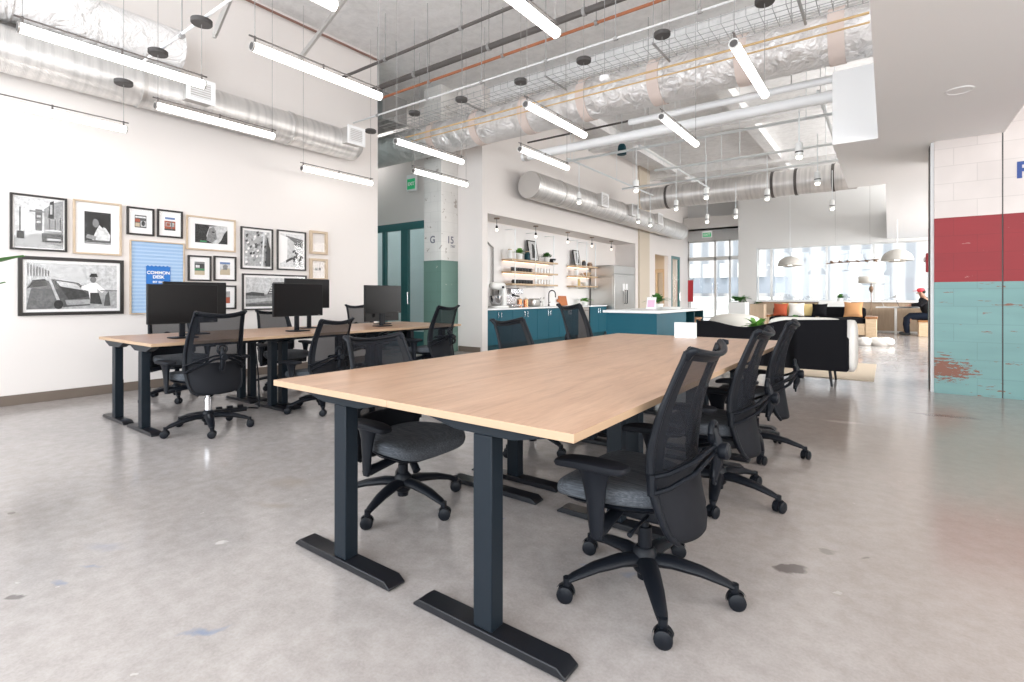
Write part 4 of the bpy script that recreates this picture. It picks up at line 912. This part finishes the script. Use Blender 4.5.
small('cutting_board', 'orange-brown cutting board leaning on the splashback', 'cutting board', (-7.075, 12.0, zc + .004), board)
def bulbp(loc, label):
    t = thing('bulb_pendant', label, 'pendant light', loc, 0, 'small bulb pendants in the kitchen niche')
    MB().cyl((0, 0, .2), (0, 0, .22), .06).build('canopy', 'bronze', t); MB().cyl((0, 0, .05), (0, 0, .2), .006, seg=6).build('stem', 'black_metal', t); MB().lathe([(0, .06), (.022, .06), (.026, 0), (0, 0)], seg=12).build('socket', 'black_metal', t); MB().sq((0, 0, -.03), .035, .035, .038, 1, 1, 16, 8).build('bulb', 'soft_bulb', t)
for y, l in ((8.6, 'small bulb pendant in the niche, first from the jamb'), (10.1, 'small bulb pendant in the niche, second from the jamb'), (11.6, 'small bulb pendant in the niche, middle of five'), (12.95, 'small bulb pendant in the niche before the second shelf'), (14.2, 'small bulb pendant in the niche closest to the fridge')): bulbp((-6.72, y, 2.56), l)
pipe('conduit', 'grey bent conduit on the kitchen wall beside the first shelf', [(-7.1, 7.98, 2.3), (-7.1, 8.7, 2.33), (-7.1, 8.95, 2.2), (-7.1, 8.95, .9)], .02, 'cable_grey')
# island
t = thing('kitchen_island', 'teal kitchen island with white top and open shelves at its end', 'island', (-3.6, 8.4, 0))
MB().box(.06, .87, -1.1, .25, .0, .86).build('body', 'teal_cabinet', t, bevel=.003)
MB().box(.06, .87, 1.2, 1.25, 0, .86).box(.06, .1, .25, 1.2, 0, .86).box(.1, .87, .25, .72, 0, .08).box(.1, .86, .72, .75, 0, .86).build('open_bay', 'teal_dark', t)
MB().box(.02, .92, -1.14, 1.3, .86, .9).build('slab', 'counter_white', t, bevel=.003)
t = thing('wooden_stool', 'low wooden stool pushed into the open bay of the island', 'stool', (-2.88, 9.37, 0)); MB().sq((0, 0, .72), .17, .19, .02, .3, .3).build('seat', 'bench_brown', t)
for sx in (-1, 1):
    for sy in (-1, 1): MB().tube([(sx * .12, sy * .13, .71), (sx * .14, sy * .16, 0)], .018, 8).build('leg', 'bench_brown', t)
potted('leafy green plant in a shallow dish on the island', (-3.36, 9.02, .901), .11, .08, 34, .30, .05, 'leaf', seed=6, up=.9)
t = thing('card_stand', 'pink and white card standing on the island', 'sign', (-3.22, 8.33, .9005)); T = Matrix.Rotation(R(-12), 4, 'X'); MB().box(-.08, .08, -.004, .004, 0, .2, T).build('card', 'sign_white', t); MB().box(-.06, .06, -.006, -.0045, .03, .15, T).build('pink_panel', 'pink_card', t); MB().box(-.08, .08, -.03, .05, 0, .006).build('foot', 'sign_white', t)
t = thing('tray', 'pale round tray beneath the island plant side', 'tray', (-3.02, 8.72, .901)); MB().lathe([(0, 0), (.16, 0), (.19, .03), (.18, .03), (.155, .008), (0, .008)], seg=24).build('dish', 'pot_white', t)
# sign on the big table
t = thing('acrylic_sign', 'clear acrylic sign holder with blank white sheet on the far end of the big table', 'sign', (-1.47, 4.64, .7405), R(12))
MB().box(-.085, .085, -.05, .05, 0, .004).build('foot', 'glass_cup', t); MB().box(-.085, .085, -.006, .006, .004, .125).build('sheet', 'sign_white', t); MB().box(-.095, -.0855, -.008, .008, 0, .135).box(.0855, .095, -.008, .008, 0, .135).box(-.095, .095, -.008, .008, .1255, .135).build('holder', 'glass_cup', t)

# ------------------------------------------------------------------ lounge
t = thing('sofa', 'black sofa seen from behind with cream inner cushions, past the big table', 'sofa', (-1.28, 7.75, 0))
prof = lambda u: .80 + .03 * u - .09 * max(0, math.sin(PI * max(0, min(1, (u + .85) / 1.1)))) ** 1.5 * (1 if u < .25 else 0)
n = 24
b = MB()
vs0 = []
for i in range(n): 
    u0, u1 = -1 + 2 * i / n, -1 + 2 * (i + 1) / n
    b.prism([(u0 * .88, -.40, .20), (u1 * .88, -.40, .20), (u1 * .88, -.42, prof(u1)), (u0 * .88, -.42, prof(u0))], (0, .09, 0))
bmesh.ops.remove_doubles(b.bm, verts=b.bm.verts, dist=.0005)
b.build('backrest', 'sofa_black', t)
MB().box(-.88, .88, -.31, .38, .20, .34).build('seat_frame', 'sofa_black', t, bevel=.02)
for s in (-1, 1): MB().box(min(s * .8, s * .9), max(s * .8, s * .9), -.40, .36, .20, .62).build('arm', 'sofa_black', t, bevel=.03)
MB().sq((-.36, .06, .42), .40, .36, .085, .35, .35).build('seat_cushion', 'cream_fabric', t); MB().sq((.40, .06, .42), .38, .36, .085, .35, .35).build('seat_cushion', 'cream_fabric', t)
MB().sq((.42, -.18, .66), .43, .12, .185, .4, .35).build('back_cushion', 'cream_fabric', t)
MB().sq((.90, -.1, .5), .08, .25, .32, .5, .5).build('throw', 'fleece', t)
for sx in (-.72, .72):
    for sy in (-.33, .3): MB().cyl((sx, sy, 0), (sx * .97, sy * .97, .21), .013, .018).build('leg', 'black_metal', t)
t = tag(MB().box(-2.55, -.15, 8.16, 10.2, .0, .012).build('area_rug', 'rug_tan'), 'tan area rug under the black sofa', 'rug')
t = thing('coffee_table', 'low coffee table beyond the black sofa back', 'table', (-1.5, 9.2, .012)); MB().sq((0, 0, .40), .55, .35, .02, .2, .5).build('tabletop', 'bench_brown', t)
for sx in (-.4, .4):
    for sy in (-.22, .22): MB().cyl((sx, sy, 0), (sx, sy, .39), .02).build('leg', 'black_metal', t)
potted('bushy green plant showing over the middle of the sofa back', (-1.75, 9.2, .433), .12, .14, 40, .34, .05, 'leaf_bright', seed=8, up=.7)
potted('small green plant on the coffee table, right behind the sofa cushion', (-1.2, 9.2, .433), .1, .2, 34, .28, .04, 'leaf', seed=9, up=.8)
t = thing('round_armchair', 'white round armchair behind the low left part of the sofa back', 'armchair', (-2.45, 10.75, 0))
MB().sq((0, 0, .30), .5, .5, .12, .5, 1, 32, 8).build('seat', 'cream_fabric', t)
MB().sq((0, .06, .50), .52, .46, .27, .75, 1, 36, 12).build('backrest', 'cream_fabric', t)
for k in range(4): MB().cyl((.35 * math.cos(k * PI / 2 + .7), .35 * math.sin(k * PI / 2 + .7), 0), (.33 * math.cos(k * PI / 2 + .7), .33 * math.sin(k * PI / 2 + .7), .2), .02).build('leg', 'black_metal', t)
# window-side lounge
t = thing('sofa', 'long black sofa with plywood ends below the far windows', 'sofa', (-1.7, 17.4, 0))
MB().box(-1.2, 1.2, -.4, .4, .05, .36).build('base', 'plywood', t, bevel=.01); MB().sq((-.6, -.05, .43), .6, .36, .08, .3, .3).build('seat_cushion', 'sofa_black', t); MB().sq((.6, -.05, .43), .6, .36, .08, .3, .3).build('seat_cushion', 'sofa_black', t)
MB().sq((-.6, .36, .64), .6, .08, .17, .35, .35).build('back_cushion', 'sofa_black', t); MB().sq((.6, .36, .64), .6, .08, .17, .35, .35).build('back_cushion', 'sofa_black', t)
MB().box(1.2, 1.45, -.42, .42, 0, .5).build('arm', 'plywood', t, bevel=.01); MB().box(-1.45, -1.2, -.42, .42, 0, .5).build('arm', 'plywood', t, bevel=.01); MB().box(1.19, 1.47, -.43, .43, .5, .56).build('arm_top', 'bench_brown', t, bevel=.008); MB().box(-1.47, -1.19, -.43, .43, .5, .56).build('arm_top', 'bench_brown', t, bevel=.008)
def pillow(label, loc, m, rz=0, ry=0, s=.24):
    t = thing('pillow', label, 'pillow', loc, rz, 'pillows on the far sofa')
    b = MB(); T = Matrix.Rotation(R(-18), 4, 'X') @ Matrix.Rotation(R(ry), 4, 'Y')
    for sgn in (-1, 1): b.grid(10, 10, lambda u, v: T @ Vector(((u - .5) * 2 * s * (1 - .10 * math.sin(PI * v)), sgn * .075 * (math.sin(PI * u) * math.sin(PI * v)) ** .5, s + (v - .5) * 2 * s * (1 - .10 * math.sin(PI * u)))))
    bmesh.ops.remove_doubles(b.bm, verts=b.bm.verts, dist=.0005)
    b.build('cushion', m, t)
ys = 17.32
pillow('rust orange pillow at the left end of the far sofa', (-2.64, ys - .02, .522), 'pillow_orange', R(-6), 0, .20); pillow('white pillow beside the rust orange one on the far sofa', (-2.2, ys - .04, .522), 'pillow_white', R(4), 0, .21)
pillow('yellow pillow tucked behind the white one', (-2.42, ys + .15, .522), 'pillow_yellow', 0, 0, .21); pillow('yellow pillow right of the white one', (-1.9, ys + .12, .522), 'pillow_yellow', R(6), 0, .2)
pillow('black pillow next to the yellow one', (-1.62, ys - .04, .522), 'sofa_black', R(-6), 0, .2); pillow('tan pillow at the right end of the far sofa', (-.80, ys, .522), 'pillow_tan', R(-4), 0, .23)
t = thing('planter_box', 'white square planter box with green shrub, before the entrance', 'planter', (-3.35, 15.2, 0)); MB().box(-.22, .22, -.22, .22, 0, .95).build('box', 'pot_white', t, bevel=.006); MB().box(-.2, .2, -.2, .2, .95, .955).build('soil', 'soil', t); leafy(t, (0, 0, .95), 60, .4, .06, 'leaf', .5, 11)
t = thing('planter_box', 'tan wooden planter standing behind the white square planter', 'planter', (-2.93, 15.62, 0)); MB().box(-.18, .18, -.18, .18, 0, .9).build('box', 'panel_tan', t, bevel=.006); MB().box(-.16, .16, -.16, .16, .9, .905).build('soil', 'soil', t); leafy(t, (0, 0, .9), 20, .2, .04, 'leaf', .5, 12)
t = thing('side_cabinet', 'white low cabinet on the sill line behind the far sofa', 'cabinet', (-1.35, 18.9, 0)); MB().box(-.42, .42, -.2, .2, 0, .97).build('body', 'pot_white', t, bevel=.006); MB().box(-.41, 0, -.215, -.2, .05, .94).build('door', 'pot_white', t, bevel=.003); MB().box(.005, .41, -.215, -.2, .05, .94).build('door', 'pot_white', t, bevel=.003)
potted('small green plant on the white low cabinet by the windows', (-1.2, 18.85, .971), .09, .08, 40, .24, .05, 'leaf', seed=13, up=.8)
t = thing('floor_lamp', 'floor lamp with wide pale drum shade by the windows', 'floor lamp', (-.4, 18.3, 0)); MB().lathe([(0, 0), (.15, 0), (.15, .02), (.02, .035), (0, .035)], seg=20).build('base', 'bronze', t); MB().cyl((0, 0, .03), (0, 0, 1.2), .012).lathe([(.012, 1.2), (.05, 1.3), (.055, 1.36), (.02, 1.43), (.012, 1.5)], seg=14).build('pole', 'bronze', t)
MB().lathe([(.31, 1.5), (.31, 1.7)], seg=28).build('shade', 'cream_fabric', t, solid=.006); MB().sq((0, 0, 1.58), .04, .04, .06, 1, 1, 12, 8).build('bulb', 'pot_white', t); MB().cyl((-.3, 0, 1.66), (.3, 0, 1.66), .004, seg=6).cyl((0, 0, 1.48), (0, 0, 1.66), .006, seg=6).build('shade_holder', 'bronze', t)
def dome(label, loc, r):
    t = thing('dome_pendant', label, 'pendant light', loc)
    MB().lathe([(r, 0)] + [(r * math.cos(R(a)), r * .85 * math.sin(R(a))) for a in range(10, 90, 10)] + [(.03, r * .86)], seg=28).build('shade', 'dome_grey', t, solid=.008)
    MB().lathe([(r * .55, -.03), (r * .5, -.01), (r * .2, .0)], seg=24).build('diffuser_ring', 'dome_grey', t, solid=.006); MB().sq((0, 0, .04), .06, .06, .06, 1, 1, 14, 8).build('bulb', 'bulb_glow', t)
    MB().cyl((0, 0, r * .85), (0, 0, (2.9 if loc[0] > -.03 else ZC) - loc[2]), .006, seg=6).build('stem', 'strut_white', t)
dome('grey dome pendant over the left end of the far sofa', (-2.24, 16.35, 1.98), .31); dome('grey dome pendant near the seated person, close to the pier', (.17, 15.0, 1.95), .31)
t = thing('branch_light', 'dark horizontal bar light with small lamps, hanging before the far windows', 'ceiling light', (-.8, 17.0, 2.07))
MB().tube([(-.62, 0, -.03), (-.2, .03, 0), (.2, -.03, .01), (.6, 0, .05)], .014, 8).build('bar', 'bronze', t)
for k, x in enumerate((-.5, -.3, -.12, .1, .3, .5)): MB().cyl((x, -.05, .02), (x + .05, .05, .0), .03, .025, 10).build('lamp_holder', 'bronze', t)
for x in (-.4, .4): MB().cyl((x, 0, 0), (x, 0, ZC - 2.07), .004, seg=6).build('stem', 'wire', t)
b = MB(); r = random.Random(5)
for i in range(9): b.sq((-.42 + .1 * i, r.uniform(-.12, .12), .06 + .03 * r.random()), .14 + .05 * r.random(), .22, .05 + .07 * r.random(), .9, .95, 14, 8)
o = tag(b.build('sheepskin_rug', 'fleece', loc=(-.42, 14.4, 0)), 'white fluffy sheepskin lying on the floor before the far sofa', 'rug')
# window desk, bench, laptop and the seated person
t = thing('window_desk', 'long grey desk on a white post below the far windows', 'desk', (.45, 18.9, 0)); MB().box(-.75, 1.6, -.2, .55, .77, .80).build('tabletop', 'grey_paint', t, bevel=.004); MB().box(-.30, -.24, -.18, -.12, 0, .77).box(1.3, 1.36, -.18, -.12, 0, .77).build('leg', 'pot_white', t, bevel=.003)
t = thing('laptop', 'open dark laptop in front of the seated person', 'laptop', (.42, 18.72, .8)); MB().box(-.16, .12, -.17, .17, 0, .014).build('keyboard_base', 'mug_dark', t, bevel=.003); MB().box(-.006, .006, -.17, .17, 0, .22, Matrix.Translation((-.16, 0, .012)) @ Matrix.Rotation(R(-20), 4, 'Y')).build('screen', 'mug_dark', t, bevel=.002)
t = thing('desk_lamp', 'small metal desk lamp with bent arm on the window desk', 'desk lamp', (-.1, 18.85, .8)); MB().lathe([(0, 0), (.08, 0), (.08, .015), (0, .02)], seg=16).build('base', 'steel', t); MB().tube([(0, 0, .01), (-.05, 0, .18), (.25, 0, .32)], .009, 8).build('arm', 'steel', t); MB().lathe([(.02, .05), (.06, -.02)], (.28, 0, .30), 16).build('shade', 'steel', t, solid=.004)
t = thing('bench', 'plywood bench with brown top under the seated person', 'bench', (1.06, 18.4, 0)); MB().box(-.38, .38, -.3, .3, 0, .40).build('base', 'plywood', t, bevel=.006); MB().box(-.40, .40, -.32, .32, .40, .45).build('top', 'bench_brown', t, bevel=.008)
def skin(name, verts, edges, rad, m, parent, root=0, sub=2):
    me = bpy.data.meshes.new(name); me.from_pydata(verts, edges, []); o = bpy.data.objects.new(name, me); C.objects.link(o); o.parent = parent
    sk = o.modifiers.new('k', 'SKIN'); sk.use_smooth_shade = True
    for i, r in enumerate(rad):
        sv = me.skin_vertices[0].data[i]; sv.radius = r if isinstance(r, tuple) else (r, r); sv.use_root = i == root
    md = o.modifiers.new('u', 'SUBSURF'); md.levels = sub; md.render_levels = sub
    me.materials.append(M[m]); return o
person = thing('person', 'seated person in dark clothes and red cap leaning over the window desk', 'person', (.92, 18.42, .012))
# local: faces -X; pelvis on the bench
V = [(0, 0, .54), (-.02, 0, .70), (-.06, 0, .88), (-.10, 0, 1.02), (-.14, 0, 1.10), (-.17, 0, 1.19), (-.20, 0, 1.27)]
E_ = [(i, i + 1) for i in range(6)]; Rr = [(.13, .17), (.11, .15), (.12, .17), (.10, .18), (.055, .055), (.078, .075), (.06, .06)]
def add(pts, start, rs):
    k = start
    for p, r in zip(pts, rs): V.append(p); E_.append((k, len(V) - 1)); Rr.append(r); k = len(V) - 1
    return k
for s in (-1, 1):
    add([(-.05, s * .10, .53), (-.42, s * .11, .53), (-.50, s * .11, .30), (-.48, s * .11, .09), (-.60, s * .12, .045)], 0, [.095, .075, .058, .042, .038])
    h = add([(-.10, s * .20, 1.0), (-.20, s * .24, .86), (-.40, s * .17, .845), (-.46, s * .15, .84)], 3, [.065, .05, .036, (.028, .036)])
    for f in range(5):
        yy = s * (.15 + (-.034 + .017 * f) * 1); L_ = [.045, .07, .078, .072, .055][f]
        if f == 0: add([(-.47, s * .112, .84), (-.505, s * .10, .832)], h, [.011, .009])
        else: add([(-.46 - L_ * .55, yy, .842), (-.46 - L_, yy, .826)], h, [.0095, .008])
body = skin('body', V, E_, Rr, 'skin', person)
sh = MB().sq((-.05, 0, .82), .16, .215, .27, .75, .8, 24, 12, None, lambda p: Vector((p.x - .22 * (p.z) , p.y, p.z)))
sh.build('shirt', 'shirt_black', person)
for s in (-1, 1):
    MB().tube([(-.10, s * .19, 1.01), (-.20, s * .245, .865), (-.38, s * .172, .85)], [.085, .066, .048], 14).build('sleeve', 'shirt_black', person)
    MB().tube([(.06, s * .09, .54), (-.05, s * .10, .54), (-.42, s * .11, .54), (-.48, s * .11, .47), (-.505, s * .11, .30), (-.485, s * .11, .07)], [.12, .115, .092, .088, .075, .062], 14).build('trouser_leg', 'jeans', person)
    MB().sq((-.54, s * .115, .045), .13, .05, .045, .6, .6).build('shoe', 'shoe_black', person)
cp = MB().sq((-.175, 0, 1.275), .095, .088, .065, .8, 1, 18, 8).sq((-.29, 0, 1.255), .075, .075, .008, .6, .8, 16, 6); cp.build('cap', 'cap_red', person)
b = MB()
for s in (-1, 1): b.sq((-.25, s * .03, 1.215), .008, .012, .007, 1, 1, 10, 6)
b.build('eyes', 'hair_dark', person)
MB().sq((-.262, 0, 1.19), .018, .012, .02, 1, 1, 10, 6).build('nose', 'skin', person); MB().sq((-.248, 0, 1.15), .008, .022, .006, 1, 1, 10, 6).build('mouth', 'cap_red', person)
for s in (-1, 1): MB().sq((-.17, s * .078, 1.20), .02, .01, .03, 1, 1, 10, 6).build('ear', 'skin', person)
MB().sq((-.12, 0, 1.235), .05, .078, .06, .9, .9, 14, 8).build('hair', 'hair_dark', person)
# fire alarm and exit marks by the pier
t = thing('fire_alarm', 'red fire alarm on the edge of the painted pier', 'alarm', (.388, 8.4, 1.42)); MB().box(0, .04, -.06, .06, 0, .24).build('housing', 'red_paint', t, bevel=.005); MB().sq((-.012, 0, .16), .015, .035, .035, 1, 1, 12, 8).build('strobe', 'sign_white', t); MB().box(.02, .08, -.03, .03, -.2, 0).build('back_plate', 'pot_white', t, bevel=.004)
t = thing('notice_panel', 'red notice panel standing by the glazed entrance', 'sign', (-6.25, 20.35, 0)); MB().box(-.1, .1, -.02, .02, .9, 1.75).build('panel', 'red_paint', t, bevel=.004); MB().box(-.02, .02, -.02, .02, .02, .9).box(-.15, .15, -.12, .12, 0, .02).build('post', 'steel', t)
t = thing('smoke_detector', 'white flush disc on the plaster soffit, before the pier', 'detector', (.5, 5.88, 2.9)); MB().lathe([(0, 0), (.10, 0), (.10, -.004), (.088, -.008), (.084, -.004), (0, -.004)], seg=24).build('disc', 'paint_white', t)
t = thing('smoke_detector', 'white low disc on the ceiling pipe by the foil duct', 'detector', (-2.62, 5.36, 3.6)); MB().lathe([(0, .03), (.06, .03), (.06, 0), (.04, -.02), (0, -.02)], seg=20).build('disc', 'paint_white', t); MB().cyl((0, 0, .03), (0, 0, ZC - 3.62), .004, seg=6).build('stem', 'wire', t)
# ribbed grey shutter box above the entrance
t = thing('shutter_box', 'grey ribbed shutter box above the glazed entrance', 'shutter', (-5.4, 20.3, 3.8)); b = MB()
for i in range(8): b.box(-1.02, 1.02, -.25, .3, -.1 + i * .055, -.1 + i * .055 + .045)
b.box(-1.0, 1.0, -.23, .3, -.1, .34).build('slats', 'galvanised', t); MB().box(-1.05, -1.02, -.27, .3, -.12, .36).box(1.02, 1.05, -.27, .3, -.12, .36).build('end_plate', 'steel', t)
# power strips and cables under the computer desks
t = thing('power_strip', 'black power strip with a cable on the floor under the nearest computer desk', 'power strip', (-5.1, 2.30, 0), R(75)); MB().box(-.2, .2, -.03, .03, 0, .04).build('strip', 'black_plastic', t, bevel=.005)
for k in range(4): MB().box(-.15 + k * .09, -.10 + k * .09, -.02, .02, .04, .065).build('plug', 'black_plastic', t, bevel=.004)
MB().tube([(.2, 0, .02), (.25, .05, .012), (.3, -.02, .012), (.33, .06, .012), (.33, .1, .3), (.3, .12, .655)], .007, 8).build('cord', 'black_plastic', t)
# plant by the camera whose leaf enters the frame
t = thing('potted_plant', 'broad green leaf reaching in at the frame edge, beside the large car photograph', 'plant', (-3.45, .20, 0))
MB().lathe([(0, 0), (.13, 0), (.17, .32), (.155, .32), (.14, .03), (0, .03)], seg=24).build('pot', 'pot_white', t)
b = MB().tube([(0, 0, .28), (.0, .0, .7), (-.02, .02, 1.1)], [.016, .012, .008], 8); b.build('stem', 'stem', t)
def leafm(p0, d, L, w, droop, name='leaf'):
    d = Vector(d).normalized(); side = d.cross(Vector((0, 0, 1))).normalized(); p0 = Vector(p0)
    MB().grid(10, 4, lambda u, v: p0 + d * L * u + side * (v - .5) * 2 * w * math.sin(PI * min(.985, .04 + u * .95)) ** .7 + Vector((0, 0, .25 * abs(v - .5) * w - droop * u * u))).build(name, 'leaf', t, recalc=False)
leafm((-.02, .02, 1.16), (.46, .31, .15), .585, .05, .03); leafm((0, 0, 1.05), (.40, .285, .12), .505, .03, .0); leafm((-.02, .02, 1.0), (-.8, .3, .4), .4, .07, .12); leafm((0, 0, .9), (.1, -.9, .5), .4, .07, .1); leafm((0, 0, .85), (-.7, -.6, .5), .36, .06, .1)

# ------------------------------------------------------------------ daylight and added fill lamps
def area(name, loc, rot, sx, sy, e, col=(1, 1, 1)):
    l = bpy.data.lights.new(name, 'AREA'); l.shape = 'RECTANGLE'; l.size = sx; l.size_y = sy; l.energy = e; l.color = col
    o = bpy.data.objects.new(name, l); C.objects.link(o); o.location = loc; o.rotation_euler = rot
area('daylight_rear', (-1.5, YR - .4, 2.5), (R(90), 0, 0), 11, 4.4, 700, (.87, .94, 1))
area('daylight_right', (XR + .4, 1.0, 2.6), (R(90), 0, R(-270)), 7.5, 3.4, 330, (1, .90, .80))
area('lounge_fill', (XR + .4, 14.0, 2.6), (R(90), 0, R(-270)), 8.5, 3.4, 1050, (1, .98, .95))  # unseen area lamp added to brighten the lounge and kitchen end
area('office_fill', (-9.4, 9.6, ZC - .05), (0, 0, 0), 1.2, 1.2, 120, (.9, .98, 1))  # unseen fill added to light the back office behind the teal glass
area('corridor_fill', (-9.6, 6.7, ZC - .05), (0, 0, 0), 1.0, .8, 55, (1, 1, 1))  # unseen fill added to light the space before the teal front
area('passage_room_fill', (-8.2, 18.2, 2.95), (0, 0, 0), 1.0, 1.0, 110, (1, .94, .86))  # unseen fill added to lighten the room behind the passage opening
sl = bpy.data.lights.new('sun', 'SUN'); sl.energy = 3; sl.angle = .02; so = bpy.data.objects.new('sun', sl); C.objects.link(so); so.rotation_euler = (R(28), 0, R(8))
w = bpy.data.worlds.new('sky'); bpy.context.scene.world = w; w.use_nodes = True
bg = w.node_tree.nodes['Background']; bg.inputs[0].default_value = (.88, .94, 1, 1); bg.inputs[1].default_value = 3.0
sc = bpy.context.scene
sc.view_settings.view_transform = 'Standard'; sc.view_settings.look = 'None'; sc.view_settings.gamma = 1; sc.view_settings.exposure = -.1
sc.view_settings.use_curve_mapping = False
sc.cycles.use_denoising = True
sc.cycles.max_bounces = 8; sc.cycles.diffuse_bounces = 5; sc.cycles.glossy_bounces = 4; sc.cycles.transparent_max_bounces = 16; sc.cycles.transmission_bounces = 4
sc.cycles.sample_clamp_indirect = 6; sc.cycles.caustics_reflective = False; sc.cycles.caustics_refractive = False
